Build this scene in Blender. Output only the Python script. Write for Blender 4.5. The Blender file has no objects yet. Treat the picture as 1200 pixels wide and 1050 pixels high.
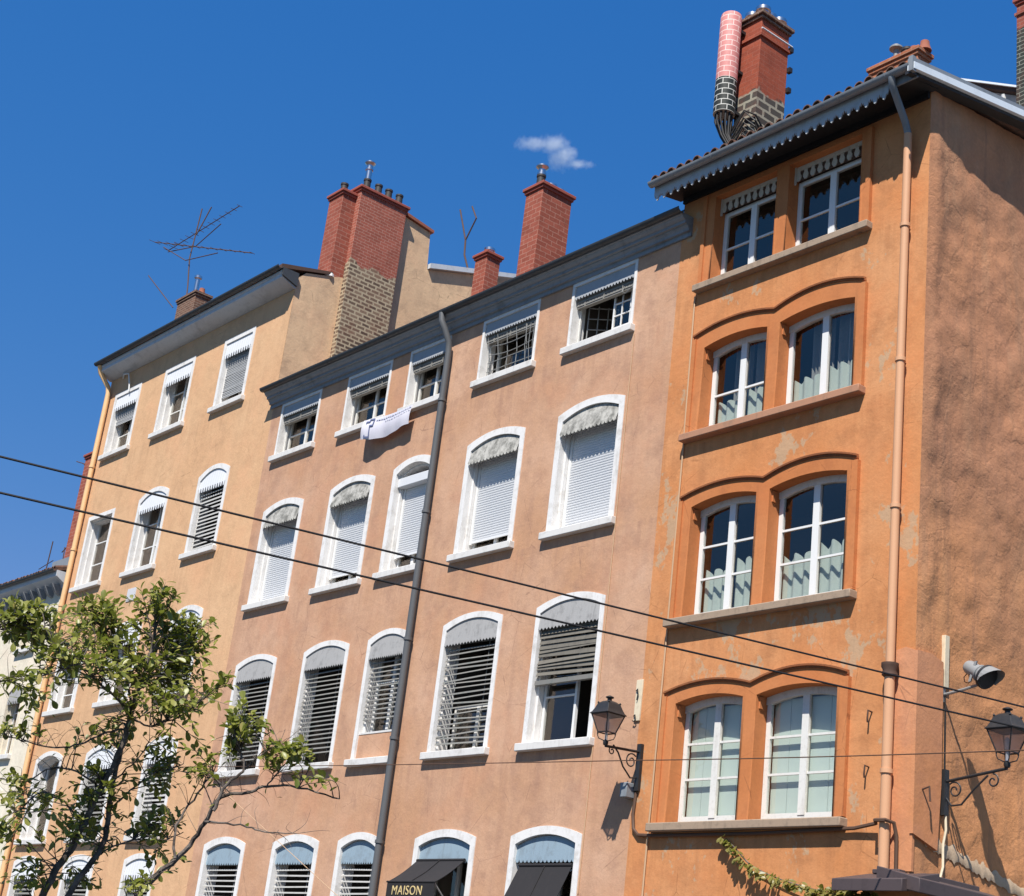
import bpy, bmesh, math, random
from mathutils import Vector, Matrix, noise

random.seed(7)
scene = bpy.context.scene
COL = scene.collection
PI = math.pi
FY = 18.0                      # street front of the terrace lies in the plane y = 18

# ------------------------------------------------------------------ camera, light, sky
cam_d = bpy.data.cameras.new('camera')
cam = bpy.data.objects.new('camera', cam_d); COL.objects.link(cam)
yaw, pit, rol = 0.91773279, 0.35346696, 0.12292392
h = Vector((-math.sin(yaw), math.cos(yaw), 0)); r = Vector((math.cos(yaw), math.sin(yaw), 0)); u = Vector((0, 0, 1))
fw = h*math.cos(pit) + u*math.sin(pit); up = -h*math.sin(pit) + u*math.cos(pit)
r2 = r*math.cos(rol) + up*math.sin(rol); u2 = -r*math.sin(rol) + up*math.cos(rol)
mw = Matrix((r2, u2, -fw)).transposed().to_4x4(); mw.translation = Vector((0, 0, 1.6))
cam.matrix_world = mw
cam_d.sensor_width = 36.0; cam_d.lens = 1875.278/1200*36.0
cam_d.clip_start = 0.1; cam_d.clip_end = 5000
scene.camera = cam

SUN = Vector((0.59, -1.0, 1.65)).normalized()
sd = bpy.data.lights.new('sun', 'SUN'); sd.energy = 4.9; sd.angle = math.radians(0.5); sd.color = (1.0, 0.965, 0.90)
so = bpy.data.objects.new('sun', sd); COL.objects.link(so)
so.rotation_euler = (-SUN).to_track_quat('-Z', 'Y').to_euler()
so.location = (10, -10, 40)

world = bpy.data.worlds.new('World'); scene.world = world; world.use_nodes = True
wn = world.node_tree; wn.nodes.clear()
sky = wn.nodes.new('ShaderNodeTexSky'); sky.sky_type = 'NISHITA'; sky.sun_disc = False
sky.sun_elevation = math.asin(SUN.z); sky.sun_rotation = math.atan2(SUN.x, SUN.y)
sky.altitude = 600; sky.air_density = 1.0; sky.dust_density = 0.05; sky.ozone_density = 3.0
hs = wn.nodes.new('ShaderNodeHueSaturation'); hs.inputs['Saturation'].default_value = 1.2; hs.inputs['Value'].default_value = 1.35; hs.inputs['Hue'].default_value = 0.508
bg = wn.nodes.new('ShaderNodeBackground'); bg.inputs['Strength'].default_value = 0.062
wo = wn.nodes.new('ShaderNodeOutputWorld')
sep = wn.nodes.new('ShaderNodeSeparateColor'); com = wn.nodes.new('ShaderNodeCombineColor')
wn.links.new(sky.outputs[0], hs.inputs['Color']); wn.links.new(hs.outputs[0], sep.inputs[0])
for k_, (g_, s_) in enumerate(((1.34, .65), (.61, 1.385), (.359, 3.29))):   # colour grade of the sky: deep clear blue
    pw = wn.nodes.new('ShaderNodeMath'); pw.operation = 'POWER'; pw.inputs[1].default_value = g_
    ml = wn.nodes.new('ShaderNodeMath'); ml.operation = 'MULTIPLY'; ml.inputs[1].default_value = s_
    wn.links.new(sep.outputs[k_], pw.inputs[0]); wn.links.new(pw.outputs[0], ml.inputs[0]); wn.links.new(ml.outputs[0], com.inputs[k_])
mn = wn.nodes.new('ShaderNodeMath'); mn.operation = 'MINIMUM'; mb = wn.nodes.new('ShaderNodeMath'); mb.operation = 'MULTIPLY'; mb.inputs[1].default_value = 0.32
wn.links.new(com.inputs[2].links[0].from_socket, mb.inputs[0]); wn.links.new(com.inputs[0].links[0].from_socket, mn.inputs[0]); wn.links.new(mb.outputs[0], mn.inputs[1]); wn.links.new(mn.outputs[0], com.inputs[0])
wn.links.new(com.outputs[0], bg.inputs[0]); wn.links.new(bg.outputs[0], wo.inputs[0])
scene.view_settings.view_transform = 'Standard'; scene.view_settings.look = 'None'
scene.view_settings.exposure = 0.6; scene.view_settings.gamma = 1.0
scene.cycles.max_bounces = 6; scene.cycles.transparent_max_bounces = 12
scene.cycles.volume_bounces = 1

# ------------------------------------------------------------------ mesh builder
class MB:
    def __init__(s): s.v = []; s.f = []; s.m = []; s.sm = []; s.uv = None
    def vert(s, p): s.v.append((p[0], p[1], p[2])); return len(s.v)-1
    def face(s, idx, mi=0, sm=False): s.f.append(tuple(idx)); s.m.append(mi); s.sm.append(sm)
    def quad(s, *ps, mi=0, sm=False): s.face([s.vert(p) for p in ps], mi, sm)
    def box(s, x0, x1, y0, y1, z0, z1, mi=0):
        b = [s.vert(p) for p in ((x0,y0,z0),(x1,y0,z0),(x1,y1,z0),(x0,y1,z0),(x0,y0,z1),(x1,y0,z1),(x1,y1,z1),(x0,y1,z1))]
        for q in ((0,1,5,4),(1,2,6,5),(2,3,7,6),(3,0,4,7),(4,5,6,7),(3,2,1,0)): s.face([b[i] for i in q], mi)
    def dbox(s, x0, x1, d0, d1, z0, z1, mi=0):   # d = metres out from the street front
        s.box(x0, x1, FY-d1, FY-d0, z0, z1, mi)
    def obox(s, c, ax, ay, az, mi=0):             # oriented box: centre + half-axis vectors
        c, ax, ay, az = Vector(c), Vector(ax), Vector(ay), Vector(az)
        b = [s.vert(c+ax*i+ay*j+az*k) for k in (-1,1) for (i,j) in ((-1,-1),(1,-1),(1,1),(-1,1))]
        for q in ((0,1,5,4),(1,2,6,5),(2,3,7,6),(3,0,4,7),(4,5,6,7),(3,2,1,0)): s.face([b[i] for i in q], mi)
    def tube(s, pts, rad, n=8, mi=0, caps=True):
        pts = [Vector(p) for p in pts]; k = len(pts)
        rads = rad if isinstance(rad, (list, tuple)) else [rad]*k
        t0 = (pts[1]-pts[0]).normalized()
        a = t0.orthogonal().normalized(); rings = []
        for i, p in enumerate(pts):
            t = (pts[min(i+1, k-1)]-pts[max(i-1, 0)])
            t = t.normalized() if t.length > 1e-9 else t0
            a = (a - t*a.dot(t)); a = a.normalized() if a.length > 1e-6 else t.orthogonal().normalized()
            b = t.cross(a)
            rings.append([s.vert(p + (a*math.cos(2*PI*j/n) + b*math.sin(2*PI*j/n))*rads[i]) for j in range(n)])
        for i in range(k-1):
            for j in range(n):
                s.face([rings[i][j], rings[i][(j+1) % n], rings[i+1][(j+1) % n], rings[i+1][j]], mi, True)
        if caps: s.face(rings[0][::-1], mi); s.face(rings[-1], mi)
    def lathe(s, c, prof, n=16, mi=0, caps=True):
        rings = [[s.vert((c[0]+q*math.cos(2*PI*j/n), c[1]+q*math.sin(2*PI*j/n), c[2]+z)) for j in range(n)] for q, z in prof]
        for i in range(len(prof)-1):
            for j in range(n):
                s.face([rings[i][j], rings[i][(j+1) % n], rings[i+1][(j+1) % n], rings[i+1][j]], mi, True)
        if caps: s.face(rings[0][::-1], mi); s.face(rings[-1], mi)
    def sweepx(s, prof, x0, x1, mi=0):            # closed (d, z) profile carried along the front
        a = [s.vert((x0, FY-d, z)) for d, z in prof]; b = [s.vert((x1, FY-d, z)) for d, z in prof]
        n = len(prof)
        for i in range(n): s.face([a[i], a[(i+1) % n], b[(i+1) % n], b[i]], mi)
        s.face(a[::-1], mi); s.face(b, mi)
    def prism(s, poly, off, mi=0):                # polygon (3D points) thickened by an offset vector
        off = Vector(off); a = [s.vert(p) for p in poly]; b = [s.vert(Vector(p)+off) for p in poly]; n = len(poly)
        for i in range(n): s.face([a[i], a[(i+1) % n], b[(i+1) % n], b[i]], mi)
        s.face(a[::-1], mi); s.face(b, mi)
    def build(s, name, mats, parent=None, org=None, bevel=0, recalc=True):
        me = bpy.data.meshes.new(name)
        if org is None: org = WORG[parent] if parent is not None else Vector((0, 0, 0))
        org = Vector(org)
        me.from_pydata([(a-org.x, b-org.y, c-org.z) for a, b, c in s.v], [], s.f)
        for m_ in (mats if isinstance(mats, (list, tuple)) else [mats]): me.materials.append(m_)
        me.polygons.foreach_set('material_index', s.m); me.polygons.foreach_set('use_smooth', s.sm)
        if recalc:
            bm = bmesh.new(); bm.from_mesh(me); bmesh.ops.remove_doubles(bm, verts=bm.verts, dist=1e-5)
            bmesh.ops.recalc_face_normals(bm, faces=bm.faces); bm.to_mesh(me); bm.free()
        me.set_sharp_from_angle(angle=math.radians(42))
        me.update()
        o = bpy.data.objects.new(name, me); COL.objects.link(o)
        if parent is not None:
            o.parent = parent; o.location = org - WORG[parent]
        else: o.location = org
        WORG[o] = org
        if bevel:
            md = o.modifiers.new('bevel', 'BEVEL'); md.width = bevel; md.segments = 2; md.limit_method = 'ANGLE'; md.angle_limit = math.radians(50)
        return o
WORG = {}
def thing(name, label, cat, loc, group=None):
    o = bpy.data.objects.new(name, None); COL.objects.link(o); o.location = loc; o.empty_display_size = 0.3
    WORG[o] = Vector(loc); return tag(o, label, cat, group)
def tag(o, label, cat, group=None):
    o['label'] = label; o['category'] = cat
    if group: o['group'] = group
    return o
def struct(o): o['kind'] = 'structure'; return o
def P(x, d, z): return (x, FY-d, z)

# ------------------------------------------------------------------ materials
class NT:
    def __init__(s, name):
        s.m = bpy.data.materials.new(name); s.m.use_nodes = True; s.t = s.m.node_tree
        s.b = s.t.nodes['Principled BSDF']; s.out = s.t.nodes['Material Output']
    def n(s, typ, ins=None, **kw):
        nd = s.t.nodes.new(typ)
        for k, v in kw.items(): setattr(nd, k, v)
        for k, v in (ins or {}).items():
            if hasattr(v, 'is_output') or isinstance(v, bpy.types.NodeSocket): s.t.links.new(v, nd.inputs[k])
            else: nd.inputs[k].default_value = v
        return nd
    def link(s, a, b): s.t.links.new(a, b)
    def pos(s): return s.n('ShaderNodeNewGeometry').outputs['Position']
    def noise(s, vec, scale, detail=4, rough=0.55):
        return s.n('ShaderNodeTexNoise', {'Vector': vec, 'Scale': scale, 'Detail': detail, 'Roughness': rough}).outputs['Fac']
    def ramp(s, fac, stops):
        nd = s.n('ShaderNodeValToRGB', {'Fac': fac}); e = nd.color_ramp.elements
        while len(e) < len(stops): e.new(0.5)
        for el, (p, c) in zip(e, stops):
            el.position = p; el.color = (c, c, c, 1) if isinstance(c, (int, float)) else (*c, 1)
        return nd.outputs['Color']
    def mix(s, fac, a, b, mode='MIX'):
        nd = s.n('ShaderNodeMix', data_type='RGBA', blend_type=mode)
        for k, v in ((0, fac), (6, a), (7, b)):
            if isinstance(v, bpy.types.NodeSocket): s.link(v, nd.inputs[k])
            else: nd.inputs[k].default_value = v if k == 0 else (*v, 1)
        return nd.outputs[2]
    def math(s, op, a, b=0.0, clamp=False):
        nd = s.n('ShaderNodeMath', operation=op, use_clamp=clamp)
        for k, v in ((0, a), (1, b)):
            if isinstance(v, bpy.types.NodeSocket): s.link(v, nd.inputs[k])
            else: nd.inputs[k].default_value = v
        return nd.outputs[0]
    def scl(s, vec, x, y, z):
        return s.n('ShaderNodeMapping', {'Vector': vec, 'Scale': (x, y, z)}).outputs[0]
    def bump(s, h, strength, dist, normal=None):
        ins = {'Height': h, 'Strength': strength, 'Distance': dist}
        if normal is not None: ins['Normal'] = normal
        return s.n('ShaderNodeBump', ins).outputs[0]
    def fin(s, col, rough=0.9, normal=None, spec=0.3, metal=0.0):
        for k, v in (('Base Color', col), ('Roughness', rough), ('Normal', normal), ('Specular IOR Level', spec), ('Metallic', metal)):
            if v is None: continue
            if isinstance(v, bpy.types.NodeSocket): s.link(v, s.b.inputs[k])
            elif isinstance(v, (tuple, list)): s.b.inputs[k].default_value = (*v, 1)
            else: s.b.inputs[k].default_value = v
        return s.m
def sc(c, k): return tuple(min(1, q*k) for q in c)

def plaster(name, base, alt, stain, patch=None, bump=0.35, blot=1.0, sills=()):
    t = NT(name); p = t.pos()
    big = t.noise(p, 0.45, 5, 0.6); mid = t.noise(p, 2.3, 6, 0.65); fine = t.noise(p, 22, 4, 0.6)
    streak = t.noise(t.scl(p, 2.6, 2.6, 0.22), 1.3, 5, 0.6)
    c = t.mix(t.ramp(big, [(0.36, 0.0), (0.66, 1.0)]), base, alt)
    c = t.mix(t.math('MULTIPLY', t.ramp(mid, [(0.48, 0.0), (0.70, 1.0)]), 0.55*blot), c, stain)
    c = t.mix(t.math('MULTIPLY', t.ramp(streak, [(0.52, 0.0), (0.78, 1.0)]), 0.42*blot), c, stain)
    c = t.mix(t.math('MULTIPLY', t.ramp(streak, [(0.22, 1.0), (0.44, 0.0)]), 0.35), c, sc(base, 1.13))
    c = t.mix(0.16, c, t.ramp(fine, [(0.3, 0.35), (0.7, 1.0)]), 'MULTIPLY')
    spots = t.n('ShaderNodeTexVoronoi', {'Vector': p, 'Scale': 1.1}, feature='DISTANCE_TO_EDGE').outputs['Distance']
    wob = t.noise(p, 3.5, 5, 0.7)
    crack = t.math('MULTIPLY', t.ramp(t.math('ADD', spots, t.math('MULTIPLY', wob, 0.05)), [(0.026, 1.0), (0.031, 0.0)]), t.ramp(t.noise(p, 0.8, 2), [(0.49, 0.0), (0.58, 0.6)]))
    c = t.mix(crack, c, sc(stain, 0.7))
    if sills:   # drip stains that run down from the sills
        zz = t.n('ShaderNodeSeparateXYZ', {'Vector': p}).outputs['Z']; acc = None
        for s_ in sills:
            q = t.math('DIVIDE', t.math('SUBTRACT', s_, zz), 1.1)
            mk = t.math('MULTIPLY', t.math('GREATER_THAN', q, 0.0), t.math('SUBTRACT', 1.0, q, True))
            acc = mk if acc is None else t.math('ADD', acc, mk)
        drip = t.ramp(t.noise(t.scl(p, 7, 7, 0.5), 1.0, 5, 0.6), [(0.45, 0.0), (0.68, 1.0)])
        c = t.mix(t.math('MULTIPLY', t.math('MULTIPLY', acc, drip), 0.62), c, stain)
    warm = t.ramp(t.noise(p, 0.85, 4, 0.6), [(0.5, 0.0), (0.7, 1.0)])
    c = t.mix(t.math('MULTIPLY', warm, 0.35), c, (base[0]*1.05, base[1]*0.90, base[2]*0.88))
    if patch:
        pn = t.noise(t.scl(p, 1.0, 1.0, 0.7), 1.15, 5, 0.7)
        c = t.mix(t.math('MULTIPLY', t.ramp(pn, [(0.585, 0.0), (0.61, 1.0)]), 0.6), c, patch)
    nb = t.bump(t.noise(p, 5.0, 6, 0.65), bump, 0.035)
    nb = t.bump(t.noise(p, 60, 3, 0.6), bump*0.6, 0.006, nb)
    return t.fin(c, 0.93, nb, 0.2)

M = {}
M['plaster_tan'] = plaster('plaster_tan', (0.665, 0.41, 0.23), (0.62, 0.36, 0.195), (0.44, 0.26, 0.145), blot=0.8, sills=(16.3, 12.2, 8.6, 5.05))
M['plaster_pink'] = plaster('plaster_pink', (0.505, 0.277, 0.160), (0.585, 0.355, 0.235), (0.36, 0.20, 0.135), blot=1.0, sills=(14.1, 10.33, 6.4))
M['plaster_orange'] = plaster('plaster_orange', (0.565, 0.226, 0.084), (0.62, 0.29, 0.13), (0.37, 0.155, 0.065), patch=(0.42, 0.33, 0.22), sills=(14.4, 11.5, 8.2, 4.9))
M['plaster_cream'] = plaster('plaster_cream', (0.78, 0.70, 0.56), (0.72, 0.64, 0.50), (0.55, 0.48, 0.38))
M['plaster_white'] = plaster('plaster_white', (0.80, 0.78, 0.74), (0.74, 0.71, 0.66), (0.5, 0.46, 0.42))
M['plaster_gable'] = plaster('plaster_gable', (0.74, 0.50, 0.30), (0.65, 0.43, 0.26), (0.42, 0.28, 0.18))
M['plaster_salmon'] = plaster('plaster_salmon', (0.60, 0.275, 0.145), (0.57, 0.24, 0.105), (0.42, 0.19, 0.11), blot=0.9)
M['trim_orange'] = plaster('trim_orange', (0.50, 0.175, 0.06), (0.57, 0.22, 0.085), (0.34, 0.12, 0.05), bump=0.2, blot=0.7)

def rough_side():
    t = NT('plaster_rough_side'); p = t.pos()
    a = t.noise(p, 0.55, 6, 0.68); b = t.noise(p, 1.9, 8, 0.72); f = t.noise(p, 14, 5, 0.65)
    c = t.mix(t.ramp(a, [(0.35, 0.0), (0.62, 1.0)]), (0.575, 0.262, 0.132), (0.53, 0.245, 0.135))
    c = t.mix(t.math('MULTIPLY', t.ramp(b, [(0.44, 0.0), (0.72, 1.0)]), 0.34), c, (0.27, 0.15, 0.095))
    c = t.mix(t.math('MULTIPLY', t.ramp(t.noise(t.scl(p, 2, 2, 0.35), 1.0, 6, 0.65), [(0.5, 0.0), (0.7, 1.0)]), 0.45), c, (0.60, 0.34, 0.19))
    zed = t.n('ShaderNodeSeparateXYZ', {'Vector': p}).outputs['Z']
    warm = t.ramp(t.math('MULTIPLY', t.math('ADD', zed, t.math('MULTIPLY', a, 3.0)), 0.07), [(0.62, 1.0), (0.82, 0.0)])
    c = t.mix(t.math('MULTIPLY', warm, 0.65), c, (0.68, 0.30, 0.115))
    c = t.mix(t.math('MULTIPLY', t.ramp(t.noise(p, 0.28, 4, 0.6), [(0.42, 0.0), (0.62, 1.0)]), 0.45), c, (0.33, 0.17, 0.10))
    c = t.mix(0.2, c, t.ramp(f, [(0.3, 0.3), (0.7, 1.0)]), 'MULTIPLY')
    st = t.noise(t.scl(p, 5, 5, 0.28), 1.0, 6, 0.65)
    c = t.mix(t.math('MULTIPLY', t.ramp(st, [(0.54, 0.0), (0.72, 1.0)]), 0.42), c, (0.22, 0.125, 0.085))
    vo = t.n('ShaderNodeTexVoronoi', {'Vector': t.n('ShaderNodeVectorMath', {0: p, 1: t.n('ShaderNodeTexNoise', {'Vector': p, 'Scale': 2.2, 'Detail': 4.0}).outputs['Color']}, operation='ADD').outputs[0], 'Scale': 1.15}, feature='DISTANCE_TO_EDGE').outputs['Distance']
    trowel = t.ramp(vo, [(0.0, 0.0), (0.07, 1.0)])
    c = t.mix(t.math('MULTIPLY', t.math('SUBTRACT', 1.0, trowel), 0.10), c, (0.20, 0.105, 0.06))
    nb = t.bump(b, 0.42, 0.06); nb = t.bump(trowel, 0.12, 0.03, nb); nb = t.bump(f, 0.5, 0.016, nb); nb = t.bump(t.noise(p, 70, 3, 0.6), 0.3, 0.006, nb)
    return t.fin(c, 0.95, nb, 0.15)
M['side'] = rough_side()

def painted(name, col, dirt, amount=0.5, rough=0.55, scale=3.0, bump=0.15, thr=0.52):
    t = NT(name); p = t.pos()
    a = t.noise(p, scale, 6, 0.7); st = t.noise(t.scl(p, 6, 6, 0.8), 1.5, 5, 0.65)
    c = t.mix(t.math('MULTIPLY', t.ramp(a, [(thr, 0.0), (thr+0.2, 1.0)]), amount), col, dirt)
    c = t.mix(t.math('MULTIPLY', t.ramp(st, [(0.55, 0.0), (0.75, 1.0)]), amount*0.8), c, dirt)
    nb = t.bump(t.noise(p, 35, 4, 0.6), bump, 0.006)
    return t.fin(c, rough, nb, 0.35)
M['trim_dark'] = plaster('trim_orange_dirty', (0.30, 0.105, 0.045), (0.40, 0.15, 0.06), (0.14, 0.065, 0.035), bump=0.3, blot=1.0)
M['stone_white'] = painted('painted_stone_white', (0.71, 0.685, 0.66), (0.42, 0.385, 0.34), 0.6, 0.8, 4.0, 0.25, 0.50)
M['sill_white'] = painted('sill_stone_white', (0.64, 0.615, 0.585), (0.34, 0.31, 0.28), 0.55, 0.8, 5.0)
M['sill_grey'] = painted('sill_stone_weathered', (0.33, 0.24, 0.17), (0.15, 0.115, 0.085), 0.7, 0.9, 6.0, 0.4)
M['sill_orange'] = painted('sill_stone_orange', (0.40, 0.20, 0.12), (0.24, 0.15, 0.10), 0.7, 0.9, 5.0, 0.3)
M['wood_white'] = painted('window_wood_white', (0.70, 0.69, 0.67), (0.55, 0.52, 0.48), 0.25, 0.5)
M['wood_peeling'] = painted('window_wood_peeling', (0.66, 0.64, 0.60), (0.36, 0.33, 0.29), 0.55, 0.7, 14.0, 0.3, 0.54)
M['pvc'] = painted('shutter_white', (0.64, 0.64, 0.645), (0.55, 0.55, 0.55), 0.2, 0.45, 1.5, 0.0)
M['valance_dirty'] = painted('valance_lichen_grey', (0.43, 0.41, 0.37), (0.13, 0.125, 0.11), 0.9, 0.85, 4.5, 0.4, 0.42)
M['valance_grey'] = painted('valance_weathered_grey', (0.34, 0.33, 0.32), (0.15, 0.145, 0.14), 0.7, 0.85, 5.0, 0.3)
M['valance_white'] = painted('valance_white', (0.66, 0.66, 0.67), (0.55, 0.55, 0.55), 0.35, 0.6)
M['valance_blue'] = painted('valance_blue_grey', (0.25, 0.325, 0.38), (0.17, 0.20, 0.22), 0.7, 0.6, 4.0)
M['valance_steel'] = painted('valance_steel_grey', (0.35, 0.36, 0.375), (0.22, 0.225, 0.23), 0.5, 0.6, 4.0)
M['valance_cream'] = painted('valance_cream', (0.50, 0.45, 0.38), (0.28, 0.24, 0.20), 0.7, 0.8, 8.0)
M['wad'] = painted('rolled_blind_grey', (0.24, 0.225, 0.20), (0.13, 0.12, 0.11), 0.6, 0.8, 6.0)
M['slat_grey'] = painted('blind_slat_grey', (0.20, 0.19, 0.172), (0.11, 0.14, 0.13), 0.7, 0.7, 6.0)
M['slat_white'] = painted('blind_slat_pale', (0.37, 0.36, 0.34), (0.25, 0.24, 0.22), 0.6, 0.7, 6.0)
M['slat_dark'] = painted('blind_slat_dark', (0.15, 0.135, 0.11), (0.08, 0.07, 0.06), 0.6, 0.75, 6.0)
M['blind_grey'] = painted('blind_cloth_grey', (0.32, 0.32, 0.32), (0.2, 0.2, 0.2), 0.6, 0.8, 6.0)
M['cornice'] = painted('cornice_grey_paint', (0.23, 0.245, 0.265), (0.10, 0.10, 0.105), 0.6, 0.6, 3.0)
M['cornice_light'] = painted('cornice_pale_paint', (0.50, 0.52, 0.55), (0.30, 0.31, 0.33), 0.6, 0.6, 3.0)
M['lambrequin'] = painted('lambrequin_grey', (0.40, 0.42, 0.44), (0.24, 0.25, 0.26), 0.6, 0.6, 5.0)
M['zinc'] = painted('zinc_grey', (0.22, 0.235, 0.25), (0.12, 0.125, 0.13), 0.6, 0.45, 3.0)
M['zinc_light'] = painted('zinc_pale', (0.72, 0.76, 0.79), (0.55, 0.58, 0.60), 0.4, 0.45, 2.0)
M['zinc_dark'] = painted('zinc_dark', (0.055, 0.058, 0.062), (0.03, 0.03, 0.03), 0.5, 0.5, 3.0)
M['pipe_salmon'] = painted('pipe_salmon', (0.60, 0.32, 0.175), (0.48, 0.24, 0.13), 0.2, 0.6, 3.0)
M['pipe_tan'] = painted('pipe_tan', (0.70, 0.44, 0.22), (0.55, 0.33, 0.17), 0.5, 0.6, 3.0)
M['pipe_grey'] = painted('pipe_grey', (0.10, 0.102, 0.106), (0.09, 0.09, 0.09), 0.5, 0.5, 3.0)
M['iron'] = painted('iron_dark', (0.022, 0.022, 0.024), (0.05, 0.045, 0.04), 0.4, 0.5, 8.0)
M['iron_rust'] = painted('iron_rusty', (0.09, 0.05, 0.035), (0.05, 0.03, 0.02), 0.5, 0.8, 8.0)
M['iron_pale'] = painted('iron_pale_grey', (0.22, 0.22, 0.215), (0.18, 0.18, 0.17), 0.5, 0.6, 8.0)
M['steel'] = NT('stainless_steel').fin((0.62, 0.62, 0.62), 0.25, None, 0.5, 1.0)
M['alu'] = painted('lamp_aluminium', (0.25, 0.25, 0.245), (0.25, 0.25, 0.24), 0.5, 0.4, 8.0)
M['pot'] = painted('chimney_pot_black', (0.035, 0.03, 0.028), (0.09, 0.07, 0.06), 0.5, 0.6, 6.0)
M['terracotta'] = painted('terracotta', (0.30, 0.10, 0.06), (0.14, 0.07, 0.05), 0.7, 0.85, 5.0)
M['awning'] = painted('awning_cloth_black', (0.020, 0.018, 0.019), (0.035, 0.03, 0.03), 0.4, 0.85, 4.0)
M['gold'] = NT('lettering_gold').fin((0.62, 0.47, 0.22), 0.5)
M['banner'] = painted('banner_cloth', (0.55, 0.53, 0.58), (0.46, 0.41, 0.48), 0.4, 0.9, 6.0)
M['ink'] = NT('banner_ink').fin((0.10, 0.12, 0.22), 0.9)
M['ink_faint'] = NT('banner_ink_faint').fin((0.42, 0.44, 0.54), 0.9)
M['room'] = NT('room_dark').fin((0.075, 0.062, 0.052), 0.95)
M['room_light'] = painted('room_beige', (0.28, 0.20, 0.14), (0.2, 0.15, 0.1), 0.5, 0.9)
M['curtain'] = painted('curtain_mint', (0.44, 0.49, 0.45), (0.34, 0.38, 0.35), 0.5, 0.95, 3.0)
M['mint_panel'] = painted('inner_shutter_mint', (0.60, 0.68, 0.62), (0.52, 0.60, 0.55), 0.3, 0.7, 2.0)
M['cream_board'] = painted('board_cream', (0.66, 0.56, 0.40), (0.42, 0.33, 0.24), 0.6, 0.9, 8.0)
M['cable'] = NT('cable_black').fin((0.018, 0.016, 0.016), 0.6)
M['cable_brown'] = NT('cable_brown').fin((0.10, 0.055, 0.035), 0.7)
M['cable_pale'] = NT('cable_pale').fin((0.50, 0.33, 0.20), 0.7)
M['plaque'] = painted('plaque_grey', (0.55, 0.54, 0.56), (0.4, 0.4, 0.4), 0.5, 0.7)
M['asphalt'] = painted('asphalt', (0.05, 0.05, 0.052), (0.035, 0.035, 0.035), 0.6, 0.9, 2.0, 0.4)
M['paving'] = painted('paving_stone', (0.17, 0.16, 0.145), (0.11, 0.105, 0.095), 0.6, 0.85, 2.0, 0.3)
M['mortar_strip'] = painted('mortar_repair', (0.52, 0.38, 0.25), (0.33, 0.21, 0.13), 0.8, 0.95, 9.0, 0.5)
M['canopy'] = painted('canopy_dark_metal', (0.075, 0.055, 0.055), (0.04, 0.03, 0.03), 0.5, 0.55, 4.0)

def glass_mat(name, tint=(0.86, 0.88, 0.86), lo=0.12):
    t = NT(name); t.t.nodes.remove(t.b)
    fc = t.n('ShaderNodeLayerWeight', {'Blend': 0.5}).outputs['Facing']
    f = t.math('ADD', t.math('MULTIPLY', t.math('POWER', fc, 4.0), 0.8), lo, True)
    nb = t.bump(t.noise(t.pos(), 1.6, 2), 0.05, 0.05)
    tr = t.n('ShaderNodeBsdfTransparent', {'Color': (*tint, 1)}).outputs[0]
    gl = t.n('ShaderNodeBsdfGlossy', {'Roughness': 0.02, 'Color': (0.98, 0.84, 0.72, 1), 'Normal': nb}).outputs[0]
    t.link(t.n('ShaderNodeMixShader', {0: f, 1: tr, 2: gl}).outputs[0], t.out.inputs[0]); return t.m
M['glass'] = glass_mat('window_glass')
def lamp_glass():
    t = NT('lantern_glass'); t.t.nodes.remove(t.b)
    tr = t.n('ShaderNodeBsdfTransparent', {'Color': (0.85, 0.80, 0.80, 1)}).outputs[0]
    df = t.n('ShaderNodeBsdfTranslucent', {'Color': (0.62, 0.55, 0.53, 1)}).outputs[0]
    gl = t.n('ShaderNodeBsdfGlossy', {'Roughness': 0.15}).outputs[0]
    a = t.n('ShaderNodeMixShader', {0: 0.5, 1: tr, 2: df}).outputs[0]
    t.link(t.n('ShaderNodeMixShader', {0: 0.08, 1: a, 2: gl}).outputs[0], t.out.inputs[0]); return t.m
M['lamp_glass'] = lamp_glass()

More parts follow.
